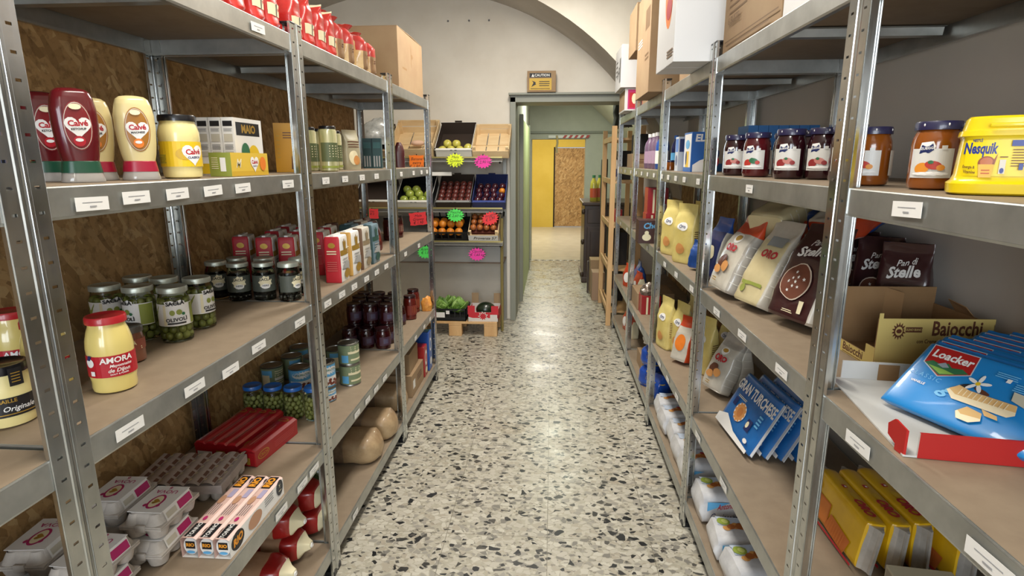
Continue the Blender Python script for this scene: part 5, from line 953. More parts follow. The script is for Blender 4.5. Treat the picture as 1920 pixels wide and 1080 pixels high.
# ---- third level: blue shortbread packs
gbl = mottle('shortbread_blue', '#1a5c9e', '#2468ac', 12, .35, .15, coat=.4)
def gran():
    t = empty('blue_biscuit_pack'); W, H, T = .285, .21, .032; b = MB(); n = 30; R_ = []
    for j, q in enumerate((0, .03, .1, .3, .5, .7, .9, .96, .985)):
        x = W*q; e = (.2, .8, 1, 1, 1, 1, .95, .6, .12)[j]
        R_.append([tuple(crum((x, T/2+T/2*e*math.copysign(abs(cos(2*pi*i/n))**.5, cos(2*pi*i/n)), H/2+H/2*math.copysign(abs(sin(2*pi*i/n))**.25, sin(2*pi*i/n))), .002, 18)) for i in range(n)])
    b.loft(R_, gbl); a = Art(b, lambda u, v, d: (u, -.0026-d, v), .00015)
    a.text('GRAN TURCHESE', .155, .165, .052, white, 0, .0, .03, .72); a.lines(.05, .12, .132, .002, 2, .005, hcream); a.ell(.12, .085, .04, .034, white, 20); a.ell(.12, .085, .033, .03, htan, 20); a.ell(.12, .085, .02, .018, mat('biscuit_dark', '#b8743a', .6), 16)
    for k in range(12): a.l = 7; a.ell(.12+.033*cos(k*pi/6), .085+.03*sin(k*pi/6), .006, .006, htan, 8)
    a.rect(.045, .09, .07, .12, hnavy, 1); a.rect(.19, .055, .225, .095, hnavy, 1); a.ell(.2, .075, .01, .012, hcream, 8); a.poly([(.0, .0), (.28, .0), (.28, .012), (.15, .02), (.06, .05), (.0, .03)], white); a.ell(.24, .03, .015, .008, white, 10)
    for k in range(4): a.l = 5; a.lines(.235, .262, .13-k*.012, .006, 1, .01, mat('wafer_light', '#6fb6e0', .4))
    b.build('wrapper', t); b = MB(); b.box(W*.98, W*1.03, T/2-.001, T/2+.001, .004, H-.004, mat('seal_white', '#cfd3d8', .3)); b.build('end_seal', t); return t
gr = gran(); xa = Vector((.06, -.998, 0))
for i in range(4):
    th_ = R(62); za = Vector((cos(th_), .06*cos(th_), sin(th_)))
    o = gr if i == 0 else copy_tree(gr)
    frame_put(o, (.628+.0465*i, 2.05-.012*i, ZC+.0185), xa, za, ('front', 'second', 'third', 'last')[i]+' blue biscuit pack in the leaning row of four'+(', its picture face fully shown' if not i else ', counted from the aisle'), 'pack', 'blue biscuit packs')
# yellow biscuit packs
oy = mottle('pack_yellow', '#c99c0e', '#d6ab1a', 10, .35, .12, coat=.3); osl = mottle('crimp_silver', '#a9a49c', '#c9c5bd', 14, .3, .3, .5)
def oro():
    t = empty('yellow_biscuit_pack'); L, H, T = .25, .125, .052; b = MB(); n = 28; R_ = []
    for q in (0, .015, .05, .3, .6, .95, .985, 1):
        e = 1 if .03 < q < .97 else (.93 if .01 < q < .99 else .6)
        R_.append([tuple(crum((L*q, T/2*e*math.copysign(abs(cos(2*pi*i/n))**.3, cos(2*pi*i/n)), H/2+H/2*(.97+.03*e)*math.copysign(abs(sin(2*pi*i/n))**.3, sin(2*pi*i/n))), .0012, 22)) for i in range(n)])
    b.loft(R_, oy); a = Art(b, lambda u, v, d: (u, -T/2-.0012-d, v), .0004)
    a.rect(.04, .012, .105, .075, mat('biscuit_orange', '#c0692a', .6), 1); a.rect(.044, .016, .101, .071, mat('biscuit_orange2', '#cc7834', .6), 1); a.poly([(.1, .01), (.2, .002), (.215, .045), (.115, .055)], mat('biscuit_orange', '#c0692a', .6)); [a.put([(.108+k*.011, .012), (.11+k*.011, .012), (.116+k*.011, .045), (.114+k*.011, .045)], [(0, 1, 2, 3)], mat('biscuit_orange2', '#cc7834', .6)) for k in range(8)]
    a.ell(.02, .09, .018, .012, hred, 12); a.rect(0, .0, .245, .006, hred, 1)
    a = Art(b, lambda u, v, d: (u, v, H+.0012+d), .0004); a.text('ORO', .185, 0, .032, hred, 0, .2, .05); a.ell(.135, .002, .016, .008, mat('olive_gold', '#c9a32c', .5)); a.rect(.085, -.008, .1, .004, hred, 1); a.rect(.09, -.003, .097, .002, white, 1)
    b.build('wrapper', t); b = MB()
    for x_, s_ in ((L, 1), (0, -1)):
        b = MB(); b.loft([[tuple(crum((x_+s_*e_, yy, zz), .003 if e_ else 0, 40)) for yy, zz in ((-w_, .004), (w_, .004), (w_, H-.006), (-w_, H-.006))] for e_, w_ in ((-.002, .02), (.006, .012), (.016, .006), (.024, .003))], osl, smooth=False); b.build('end_crimp', t)
    return t
og = oro(); xa = Vector((.0, -1, 0))
for i in range(4):
    o = og if i == 0 else copy_tree(og); tl_ = R((8, 3, -2, 0)[i]); frame_put(o, (.757+.0615*i, 1.50+(.0, .0, .01, -.04)[i], ZC+.005), xa+Vector((.02*i, 0, 0)), (sin(tl_), 0, cos(tl_)), ('aisle side', 'second', 'third', 'wall side')[i]+' yellow biscuit pack standing on edge in the row of four'+('' if i in (0, 3) else ', counted from the aisle'), 'pack', 'yellow biscuit packs')
o = one('biscuit_carton', .13, .2, .085, mat('carton_pale_cream', '#bdb49a', .6), [(fside(-.065), lambda a: (a.rect(-.095, .004, .095, .08, mat('carton_beige', '#9d9380', .6), 1), a.text('CANTUCCI', .0, .055, .03, hblack, 0, .1, .04), a.lines(-.06, .06, .035, .004, 3, .009, hbrown))), (ftop(.085), lambda a: a.text('CANTUCCI', 0, 0, .02, hblack, -pi/2, .1, .04)), (ffront(-.1), lambda a: (a.text('Soft', 0, .055, .028, hblack, .2, .3), a.text('DOLCI', 0, .025, .03, hblack)))], r=.001)
put(o, .805, 1.06, ZC, -.12, 'pale cream biscuit carton at the bottom right corner of the photo', 'carton')
g6 = again(g5, .668, 2.84, ZC, RGT+.3, 'pale yellow biscuit bag on the third right shelf, right one of the front pair', 'bag', 'pale yellow biscuit bags on the third right shelf'); again(g5, .612, 2.945, ZC, RGT+.3, 'pale yellow biscuit bag on the third right shelf, left one of the front pair', 'bag', 'pale yellow biscuit bags on the third right shelf')
again(g5, .76, 3.0, ZC, RGT+.2, 'pale yellow biscuit bag on the third right shelf, standing behind the front pair', 'bag', 'pale yellow biscuit bags on the third right shelf').location.y = 2.99
again(g5, .715, 2.58, ZC, RGT+.5, 'pale yellow biscuit bag on the third right shelf, beside the white one', 'bag', 'pale yellow biscuit bags on the third right shelf'); again(g5, .84, 2.62, ZC, RGT+.3, 'pale yellow biscuit bag on the third right shelf, by the wall', 'bag', 'pale yellow biscuit bags on the third right shelf')
g7 = bag('orange_white_bag', .05, .03, .22, wht, orr, orr, lambda a, w_, h: a.ell(0, h*.4, .03, .04, horg), None, seed=13); lean(g7, .635, 2.70, ZC+.012, RGT+.6, .25, 'small orange and white bag by the second right post, third shelf', 'bag')
g8 = bag('white_biscuit_bag', .066, .036, .25, wht, wht, silv, oroart, stripes, seed=14); lean(g8, .70, 2.33, ZC+.015, RGT+.35, .38, 'white biscuit bag with red lettering leaning behind the blue packs', 'bag')
again(g8, .8, 2.36, ZC, RGT+.2, 'white biscuit bag hidden behind the leaning one on the third shelf', 'bag')
# ---- unit 3: chocolate carton, red tins, cartons
ch = one('chocolate_carton', .17, .12, .13, mat('carton_chocolate', '#3f2019', .5), [(ffront(-.06), lambda a: (a.text('Choco', 0, .1, .045, hsky, .05, .2, .03), a.ell(-.04, .035, .025, .02, hcream, 14), a.ell(-.04, .06, .012, .012, hcream, 12), a.poly([(.01, .02), (.05, .075), (.07, .04), (.05, .0)], hcream)))]); put(ch, .578, 3.34, ZB, .0, 'chocolate brown carton with pale blue script lettering', 'carton')
rt_ = one('red_carton', .12, .12, .15, mat('carton_red', '#9b1a20', .4, 0, .2), [(ffront(-.06), lambda a: (a.rect(-.03, .0, -.018, .14, hcream, 1), a.rect(.0, .02, .05, .055, hgrey, 1), a.rect(.0, .1, .05, .12, hred, 1)))]); put(rt_, .625, 3.56, ZB, 0, 'red carton on the middle shelf behind the chocolate carton, lower one', 'carton', 'red cartons'); again(rt_, .632, 3.57, ZB+.1505, 0, 'red carton stacked on top behind the chocolate carton', 'carton', 'red cartons'); again(rt_, .78, 3.45, ZB, 0, 'red carton by the wall on the middle shelf', 'carton', 'red cartons')
again(rt_, .64, 3.66, ZC, 0, 'red carton on the third shelf under the silver wrapped sweets', 'carton').scale = (1, 1, .8)
b = MB(); Skin([(0, .06, .05, 3), (.03, .065, .055, 3), (.06, .04, .03, 2.5), (.075, .01, .01, 2)], .01, 30).mesh(b, mottle('foil_sweets', '#5a4a42', '#a09488', 30, .25, .3, .5), 28, 4); put(b.build('sweets_bag'), .64, 3.66, ZC+.1215, 0, 'foil bag of sweets lying on the red carton on the third shelf', 'bag')
o = one('cardboard_box', .24, .28, .11, card, [(ffront(-.14), lambda a: a.lines(-.04, .08, .06, .005, 3, .012, hbrown))], r=.002); put(o, .69, 3.86, ZC, 0, 'low cardboard box on the third right shelf past the sweets', 'box')
o = one('cardboard_box', .22, .22, .10, card, r=.002); put(o, .70, 3.64, ZD, 0, 'low cardboard box on the lowest right shelf', 'box')
again(bg, 0, 0, 0); o = [q for q in C.objects if q.name.startswith('blue_biscuit_bag')][-1]
rbag = bag('red_crisps_bag', .06, .035, .18, orr, hcream, orr, lambda a, w_, h: a.ell(0, h*.4, .03, .04, white), None, seed=15); put(rbag, .62, 4.45, ZC, RGT+.5, 'red crisps bag on the third shelf of the farthest right bay', 'bag'); o.location = (.66, 4.25, ZC); tag(o, 'blue bag on the third shelf of the farthest right bay', 'bag'); o.rotation_euler = (0, 0, RGT)
again(rbag, .63, 4.30, ZD, RGT+.3, 'red crisps bag on the lowest shelf of the farthest right bay, nearer one', 'bag', 'red crisps bags on the lowest shelf'); again(rbag, .63, 4.50, ZD, RGT+.2, 'red crisps bag on the lowest shelf of the farthest right bay, farther one', 'bag', 'red crisps bags on the lowest shelf'); again(rbag, .64, 4.12, ZC, RGT+.2, 'orange red bag by the last post on the third shelf', 'bag')
mb = MB(); mb.box(1.003, 1.015, 3.1, 4.9, .15, 1.36, osb); tag(mb.build('osb_board'), 'chipboard sheet behind the farthest right bays', 'board')
# blue and yellow pasta packs hanging over the lowest shelf edge
byb = MB(); sk = Skin([(0, .06, .045, 3.5), (.02, .07, .055, 3.5), (.09, .065, .05, 3.5), (.12, .05, .02, 3), (.14, .04, .006, 3)], .007, 22); sk.mesh(byb, mottle('pasta_blue', '#123f96', '#1d52b4', 12, .3, .2, coat=.4), 32, 5); a = Art(byb, sk.f(), .002); a.rect(-.0, .01, .035, .1, hyel, 6); a.lines(.005, .03, .09, .004, 4, .012, hnavy); a = Art(byb, sk.f('right'), .002); a.rect(-.03, .01, .005, .1, hyel, 6)
byo = byb.build('pasta_bag'); put(byo, .612, 3.33, ZD, RGT+.7, 'blue and yellow pasta bag, lower one of the stack on the lowest right shelf', 'bag', 'blue and yellow pasta bags')
again(byo, .615, 3.335, ZD+.132, RGT+.6, 'blue and yellow pasta bag stacked on top on the lowest right shelf', 'bag', 'blue and yellow pasta bags').scale = (.95, .95, .9)
again(byo, .63, 3.15, ZD, RGT+.3, 'blue pasta bag beside the stack, near the third right post', 'bag', 'blue and yellow pasta bags')
b = MB(); Skin([(0, .05, .03, 3), (.03, .055, .04, 3), (.07, .03, .02, 2.5), (.09, .01, .01, 2)], .01, 28).mesh(b, wht, 28, 4); put(b.build('white_bag'), .612, 3.345, ZD+.262, .3, 'crumpled white bag on top of the blue and yellow pasta bags', 'bag')
# croissant packs: flat white pillow packs, picture on top
cw = mottle('pack_white_film', '#c3c3c6', '#dadadc', 14, .3, .25, coat=.5, dist=.004)
def croi(green):
    t = empty('croissant_pack'); W, D, H = .17, .145, .108; b = MB(); n = 32; R_ = []
    for q in (-1, -.97, -.85, -.4, 0, .4, .85, .97, 1):
        e = max(.25, (1-abs(q)**5)**.5) if abs(q) > .9 else 1
        R_.append([tuple(crum((W*q, D/2*(.9+.1*e)*math.copysign(abs(cos(2*pi*i/n))**.35, cos(2*pi*i/n)), H/2+H/2*e*math.copysign(abs(sin(2*pi*i/n))**.5, sin(2*pi*i/n))), .004, 22)) for i in range(n)])
    b.loft([[(p[0]*.5, p[1], max(p[2], .0)) for p in r] for r in R_], cw)
    f = lambda u, v, d: tuple(crum((u, v, H*.985), .004, 22)+Vector((0, 0, .0025+d))); a = Art(b, f, .0006)
    bc = mat('croissant_crust', '#a9602a', .6); bl_ = mat('croissant_light', '#cf9650', .6)
    a.rect(-.06, .01, .07, .055, mat('pack_pale_blue', '#b9c4d4', .4), 8, 3)
    for k in range(6): q = -1+k*.4; a.l = 2+k % 2; a.ell(.005+.036*q, .008-.014*q*q, .015, .02*(1-.3*abs(q)), bc if k % 2 else bl_, 12, -.5*q)
    if green: a.l = 5; a.ell(-.04, .028, .022, .018, mat('pear_green', '#8a9a3c', .5), 14); a.ell(-.036, .03, .012, .01, mat('pear_light', '#b5bd6a', .5), 12)
    else: a.l = 5; a.ell(.01, .028, .012, .006, hred, 10)
    g = lambda u, v, d: tuple(Vector((u, -D/2, v*1.5+.012))+Vector((0, -.0065-d, 0))); a = Art(b, g, .0006)
    if green: a.poly([(-.06, .052), (.02, .052), (-.06, .03)], hsky); a.text('Antonelli', .01, .043, .019, hred, .1, .35, .01); a.text('Croissant', .0, .016, .026, hnavy, 0, .3, .0)
    else: a.text('Croissant', .0, .02, .022, hnavy, 0, .3, .0); a.poly([(-.06, .05), (.0, .05), (-.06, .035)], hsky)
    b.build('wrapper', t); return t
cg = croi(True); cr = croi(False)
CR = [(.648, 2.015), (.65, 1.80), (.655, 1.63)]
CN = ['croissant pack with pale green fruit picture, by the second right post', 'croissant pack with pale green fruit picture, middle of the nearest three', 'croissant pack with pale green fruit picture, nearest the camera']
for i, ((x, y), lb) in enumerate(zip(CR, CN)): (put if not i else again)(cg, x, y, ZD+.002, (.0, -.08, .1)[i], lb, 'pack', 'croissant packs with green fruit pictures').scale = ((1, 1, 1.12), (1, 1, .85), (1, 1, 1))[i]
for k, y in enumerate((2.255, 2.41, 2.565, 2.72, 2.875)): (put if not k else again)(cr, .642+.006*(k % 3), y, ZD+.002, (.04 if k % 2 else -.04), 'white croissant pack, '+('nearest the camera', 'second from the camera', 'third from the camera', 'fourth from the camera', 'farthest')[k]+' in the plain row', 'pack', 'white croissant packs in the plain row')
# ---- top of the right shelves
wbx = mat('box_white', '#cfcfcf', .5)
def bx(name, W, D, H, m, arts, x0, y0, z, label, rz=0):     # corner based box
    t = empty(name); b = MB(); b.rbox(0, W, 0, D, 0, H, m, .002)
    for f, fn in arts: fn(Art(b, f, .0004))
    b.box(-.0003, W*.5, D/2-.001, D/2+.001, H-.0005, H+.0006, cardin); b.box(W*.0, W, D/2-.02, D/2+.02, -.0006, .0, m)
    b.build('box_body', t); return put(t, x0, y0, z, rz, label, 'box')
lf_ = lambda D_: fplane((0, D_, 0), (0, -1, 0), (0, 0, 1))
inkb = mat('box_print', '#6e5334', .7)
bx('cardboard_box', .32, .50, .30, card, [(lf_(.50), lambda a: (a.text('Confezioni', .25, .20, .055, inkb, 0, .2, .0), a.lines(.05, .24, .16, .006, 3, .02, inkb), [a.rect(.33+k*.009, .12, .335+k*.009, .17, inkb, 1) for k in range(12)], a.rect(.04, .03, .5, .034, inkb, 1), a.text('6 BUSTE', .12, .09, .03, inkb), a.lines(.06, .46, .02, .005, 1, .01, inkb)))], .562, 1.585, ZT, 'printed tan cardboard box on the top right shelf at the photo top')
bx('white_box', .3, .30, .28, wbx, [(lf_(.3), lambda a: a.lines(.05, .2, .2, .01, 3, .03, inkb))], .562, 1.27, ZT, 'white box at the photo top nearer than the printed tan box')
bx('white_box', .34, .31, .46, wbx, [(lf_(.31), lambda a: (a.ell(.19, .24, .06, .11, horg, 20, .1), a.ell(.19, .28, .04, .05, white, 16), a.ell(.20, .20, .045, .04, hred, 16), a.text('Oro', .19, .29, .05, hbrown, .3, .3), a.lines(.2, .3, .05, .005, 3, .01, inkb)))], .420, 2.182, ZT+.0, 'large glossy white box overhanging the aisle on the top right shelf', .02)
bx('cardboard_box', .36, .45, .52, card, [(lf_(.45), lambda a: (a.rect(.28, .32, .42, .42, inkb, 1), a.lines(.3, .42, .2, .01, 2, .02, inkb), a.lines(.05, .2, .3, .006, 3, .015, white)))], .478, 3.095, ZT, 'tall tan cardboard box standing behind the large white box')
bx('cardboard_box', .30, .40, .50, card, [], .60, 2.54, ZT, 'cardboard box hidden between the white box and the tall tan box')
bx('cardboard_box', .35, .40, .284, card, [], .58, 3.56, ZT, 'cardboard box under the sun-printed carton, behind the tall tan box')
bx('cardboard_box', .36, .32, .26, card, [(ffront(0, 0, 0), lambda a: (a.star(.09, .19, .05, inkb, 12, .72), a.ell(.09, .19, .028, .032, card, 16), a.ell(.09, .19, .02, .014, inkb, 12), a.lines(.05, .13, .10, .006, 4, .012, inkb), a.rect(.06, .03, .08, .037, inkb, 1)))], .474, 3.60, ZT+.286, 'cardboard carton with a sun print, set high and overhanging the aisle')
bx('white_box', .3, .36, .28, wbx, [(lf_(.36), lambda a: (a.text('bio', .2, .12, .1, hblack, .3), a.lines(.05, .15, .2, .01, 4, .03, hblack), a.rect(.26, .04, .33, .2, mat('print_grey', '#777777', .6), 1)))], .462, 4.2, ZT+.152, 'white printed carton stacked second, overhanging the aisle near the arch')
bx('gift_box', .3, .34, .15, wbx, [(ffront(0, 0, 0), lambda a: (a.rect(.02, .01, .11, .14, hpink, 1), a.rect(.03, .02, .10, .12, hred, 1), a.ell(.065, .08, .018, .035, hcream, 12))), (lf_(.34), lambda a: (a.rect(.01, .01, .33, .14, card, 1),))], .497, 4.22, ZT, 'white box with a red picture at the far end of the top right shelf')
bx('red_box', .16, .14, .10, mat('box_red', '#a5262c', .5), [], .60, 4.055, ZT, 'small red box tucked before the gift box on the top right shelf')
# ================================================================= FRUIT RACK in front of the back wall
rk = mat('rack_grey', '#8f8d86', .4, .4); rky = mat('rack_brass', '#a39560', .35, .6); pan = mat('rack_panel', '#8d8b86', .45, .3); dkb = mat('dark_brown_box', '#33271f', .7); whb = mat('white_lip', '#dcdad3', .5)
t = empty('fruit_rack', (-1.08, 4.9, 0)); M0 = Vector((1.08, -4.9, 0)); X0, X1 = -1.76, -.405
def part(b, name): o = b.build(name, t); o.location = M0; return o
for x in (X0+.02, X1-.012):
    b = MB(); b.tube([(x, 4.80, .0), (x, 4.80, .98)], .013, rky if x > -1 else rk); part(b, 'pole')
    b = MB(); b.box(x-.014, x+.014, 5.14, 5.175, 0, 1.62, rk); part(b, 'upright')
TI = [(1.472, .36, .62), (1.062, .30, .55), (.785, .22, .42)]         # front rail z, rise, name
TILT = R(33)
for z, r_, _ in TI:
    b = MB(); b.box(X0, X1, 4.735, 4.747, z, z+.012, rky); part(b, 'front_rail')
    b = MB(); q = .38; b.loft([[(x, 4.75, z-.03), (x, 4.75, z-.022), (x, 4.75+q*cos(TILT), z-.022+q*sin(TILT)), (x, 4.75+q*cos(TILT), z-.03+q*sin(TILT))] for x in (X0, X1)], pan, smooth=False); part(b, 'sloping_shelf')
    for x in (X0+.02, X1-.02): b = MB(); b.tube([(x, 4.75, z-.037), (x, 5.14, z-.037+.39*math.tan(TILT))], .009, black); part(b, 'bracket')
b = MB(); b.box(X0, X1, 4.84, 4.85, .60, .735, pan); part(b, 'front_panel')
b = MB(); b.box(X0, X1, 4.82, 5.16, .59, .60, mat('wood_shelf_dark', '#5a4a3c', .6)); part(b, 'flat_shelf')
tag(t, 'grey metal fruit rack with three sloping tiers against the back wall', 'rack')
# crates: local frame, front bottom centre at origin, tilted back
def tilted(o, x, z, label, cat, group=None, y=4.77, rz=0):
    o.location = (x, y, z); o.rotation_euler = (TILT, 0, rz); tag(o, label, cat, group); return o
def wood_crate(W, D, H, slats=True):
    t = empty('wooden_crate'); b = MB()
    n = 3
    for i in range(n): w_ = W/n; b.rbox(-W/2+i*w_+.004, -W/2+(i+1)*w_-.004, .002, D/2-.01, .002, .008, crate_w, .001); b.rbox(-W/2+i*w_+.004, -W/2+(i+1)*w_-.004, D/2+.004, D-.002, .002, .008, crate_w, .001)
    b.box(-W/2, W/2, D/2-.014, D/2+.008, -.002, .002, crate_w)
    b.build('floor_slats', t)
    for y, nm in ((0, 'front_slat'), (D-.006, 'back_slat')):
        for z in ((.008, H*.55) if y else (.008,)):
            b = MB(); b.rbox(-W/2, W/2, y, y+.006, z, z+H*(.42 if y else .62), crate_w, .001); b.build(nm, t)
    for x in (-W/2, W/2-.006): b = MB(); b.rbox(x, x+.006, 0, D, .006, H*.9, crate_w, .001); b.build('side_slat', t)
    for x in (-W/2+.006, W/2-.028):
        for y in (.006, D-.028): b = MB(); b.prism([(x, y), (x+.022, y), (x+.022, y+.022), (x, y+.022)], .008, H, crate_w); b.build('corner_post', t)
    return t
def carton_crate(W, D, H, inner, lip, side):
    t = empty('fruit_carton'); b = MB(); th = .004
    b.box(-W/2, W/2, 0, D, 0, th, inner); b.box(-W/2, W/2, 0, th, 0, H*.8, side, {'y-': side, 'z+': lip}); b.box(-W/2, W/2, D-th, D, 0, H*1.15, inner, {'z+': lip})
    for x in (-W/2, W/2-th): b.box(x, x+th, 0, D, 0, H, inner, {'z+': lip})
    b.box(-.03, .03, D-.003, D, H*1.15, H*1.3, inner); b.build('carton_walls', t)
    b = MB(); b.rbox(-W/2-.003, W/2+.003, -.004, .02, H*.8, H*.86, lip, .001)
    for x in (-.018, .018): b.box(x-.009, x+.009, -.0045, .0, H*.79, H*.85, black)
    b.build('front_lip', t); return t
def plastic_crate(W, D, H, m):
    t = empty('plastic_crate'); b = MB(); th = .006; b.box(-W/2, W/2, 0, D, 0, th, m)
    for (x0, x1, y0, y1) in ((-W/2, W/2, 0, th), (-W/2, W/2, D-th, D), (-W/2, -W/2+th, 0, D), (W/2-th, W/2, 0, D)):
        b.box(x0, x1, y0, y1, 0, H*.3, m); b.box(x0, x1, y0, y1, H*.85, H, m)
        for k in range(7):
            q = k/6
            if x1-x0 > y1-y0: xx = x0+(x1-x0-.01)*q; b.box(xx, xx+.01, y0, y1, H*.3, H*.85, m)
            else: yy = y0+(y1-y0-.01)*q; b.box(x0, x1, yy, yy+.01, H*.3, H*.85, m)
    b.build('crate_grid', t); return t
c1_ = tilted(wood_crate(.36, .40, .13), -1.145, 1.47, 'deep wooden crate at the left of the top tier, seen through the end shelving bay', 'crate')
c2_ = tilted(carton_crate(.30, .38, .10, dkb, whb, whb), -.80, 1.468, 'dark lined carton with pale lip holding yellow-green apples, top tier', 'crate')
c3_ = tilted(wood_crate(.30, .38, .10), -.50, 1.468, 'empty pale wooden crate with gaps between its slats, top tier right', 'crate')
c4_ = tilted(carton_crate(.30, .36, .085, black, whb, whb), -1.145, 1.06, 'black lined carton with white lip holding green apples, second tier', 'crate')
c5_ = tilted(carton_crate(.29, .36, .085, dkb, mat('grey_lip', '#8a8a88', .5), dkb), -.815, 1.06, 'dark carton full of dusky red nectarines, second tier middle', 'crate')
c6_ = tilted(carton_crate(.275, .36, .085, mat('crate_blue', '#28305c', .4), mat('crate_blue_lip', '#3d4a86', .4), mat('crate_blue', '#28305c', .4)), -.518, 1.06, 'blue carton of shiny plums with one orange, second tier right', 'crate')
c7_ = tilted(plastic_crate(.36, .30, .10, black), -.86, .785, 'black plastic crate of oranges on the third tier', 'crate')
c8_ = tilted(wood_crate(.255, .28, .105), -.567, .785, 'low wooden crate with black handwriting on its front, third tier right', 'crate')
b = MB(); a = Art(b, ffront(-.0015, 0, 0), .0003); a.rect(-.125, .012, .125, .07, white, 1); a.text('Provenza 57', .01, .04, .038, hblack, 0, .3); o = b.build('paper_note', c8_)
b = MB(); b.box(-.12, .12, .03, .26, .01, .075, mat('crate_liner', '#5a2a1c', .6)); b.build('fruit_liner', c8_)
c9_ = tilted(carton_crate(.3, .36, .09, dkb, whb, card), -1.50, 1.06, 'dark carton at the far left of the second tier, behind the shelving', 'crate')
c10 = tilted(carton_crate(.3, .38, .09, dkb, card, card), -1.50, 1.468, 'brown carton at the far left of the top tier, behind the teal cartons', 'crate')
b = MB(); Skin([(0, .1, .06, 3), (.08, .12, .08, 3), (.18, .08, .05, 2.5), (.22, .03, .02, 2)], .02, 14).mesh(b, mottle('grey_plastic_bag', '#9b9c98', '#c6c7c3', 20, .25, .3, coat=.6), 28, 5); put(b.build('plastic_bag'), -1.47, 4.90, 1.585, .2, 'crumpled grey plastic bag in the far left carton of the top tier', 'bag')
# paper pieces in the first crate
b = MB(); b.ball((0, 0, .03), .035, mat('pink_paper', '#d8b39a', .7), 8, (1.6, 1, .7)); o = b.build('paper_wrap'); put(o, -1.12, 4.85, 1.565, .3, 'crumpled pinkish paper left in the deep wooden crate', 'paper')
bpy.context.view_layer.update()
def fruit(name, r, m, sq=(1, 1, 1), stem=True):
    b = MB(); P = []
    for j in range(11):
        q = pi*j/10; P.append((max(.0006, sin(q)*r), -cos(q)*r*(1-.12*(cos(q)**8)))); 
    b.lathe_at(P, m, (0, 0, r), 16, sq)
    o = b.build(name)
    if stem: b = MB(); b.tube([(0, 0, r*1.82), (.001, .001, r*2.15)], .0014, hbrown, 5); b.build('stem', o)
    return o
def fill(proto, crate, pts, label, cat, group, r, special=None):
    for i, (u, v, k) in enumerate(pts):
        o = proto if i == 0 else copy_tree(proto)
        p = crate.matrix_world @ Vector((u, v, .006+k*r*1.55)); o.rotation_euler = (TILT+random.uniform(-.5, .5), random.uniform(-.5, .5), random.uniform(0, 6))
        # keep each fruit resting on the sloping floor of its crate
        up_ = crate.matrix_world.to_3x3() @ Vector((0, 0, 1)); ctr = p+up_*r; o.location = ctr-o.rotation_euler.to_matrix() @ Vector((0, 0, r)); rw_ = sorted({round(q[1], 2) for q in pts}); row = [q for q in pts if abs(q[1]-v) < .02]; ci = sorted(q[0] for q in row).index(u)
        tag(o, label+('' if len(pts) == 1 else ', %s row, %s from the left' % (('front', 'second', 'third', 'fourth', 'fifth', 'sixth', 'seventh')[min(6, [i_ for i_, q in enumerate(rw_) if abs(q-v) < .02][0])], ('first', 'second', 'third', 'fourth', 'fifth', 'sixth')[ci])), cat, group)
ya = mottle('apple_yellow_green', '#b9b14a', '#c9bd5a', 14, .35, 0, coat=.4); ga = mottle('apple_green', '#8a9c3c', '#a5b04a', 14, .3, 0, coat=.5); ne = mottle('nectarine_dusky', '#4a1f1c', '#6b2c24', 14, .4, 0, coat=.2); plm = mottle('plum_purple', '#34101f', '#4e1a28', 14, .2, 0, coat=.7); orn = mottle('orange_peel', '#c8741c', '#d98a28', 30, .45, .2)
fill(fruit('apple', .036, ya), c2_, [(-.105, .062, 0), (-.031, .062, 0), (.044, .062, 0), (.112, .066, .3), (-.068, .128, .3), (.008, .128, .3)], 'yellow-green apple in the top tier', 'apple', 'yellow-green apples in the top tier', .036)
fill(fruit('apple', .037, ga), c4_, [(-.095, .062, 0), (-.018, .062, 0), (.059, .062, 0), (-.055, .128, .2), (.023, .128, .2), (.1, .128, .1), (-.09, .2, .1), (-.012, .2, .1)], 'green apple on the second tier', 'apple', 'green apples on the second tier', .037)
fill(fruit('nectarine', .028, ne), c5_, [(-.113+i*.0565, .052+j*.058, .3) for j in range(5) for i in range(5)], 'dusky red nectarine', 'nectarine', 'nectarines on the second tier', .028)
fill(fruit('plum', .029, plm), c6_, [(-.1+i*.062+(j % 2)*.01, .056+j*.064, .3) for j in range(4) for i in range(4) if not (i == 3 and j == 2)], 'shiny dark plum in the blue carton', 'plum', 'plums on the second tier', .029)
fill(fruit('apricot', .027, orn), c6_, [(.097, .184, .35)], 'single orange apricot among the dark plums', 'apricot', None, .027)
fill(fruit('orange', .034, orn), c7_, [(-.13+i*.071, .045+j*.068, .6+(.5 if j == 1 else 0)) for j in range(3) for i in range(4)], 'orange in the black plastic crate', 'orange', 'oranges on the third tier', .034)
fill(fruit('onion', .026, mottle('onion_copper', '#9c5526', '#b56c34', 12, .4, 0, coat=.3)), c8_, [(-.085+i*.056, .055+j*.07, 2.0) for j in range(3) for i in range(4)], 'copper onion in the handwritten wooden crate', 'onion', 'copper onions in the handwritten crate', .026)
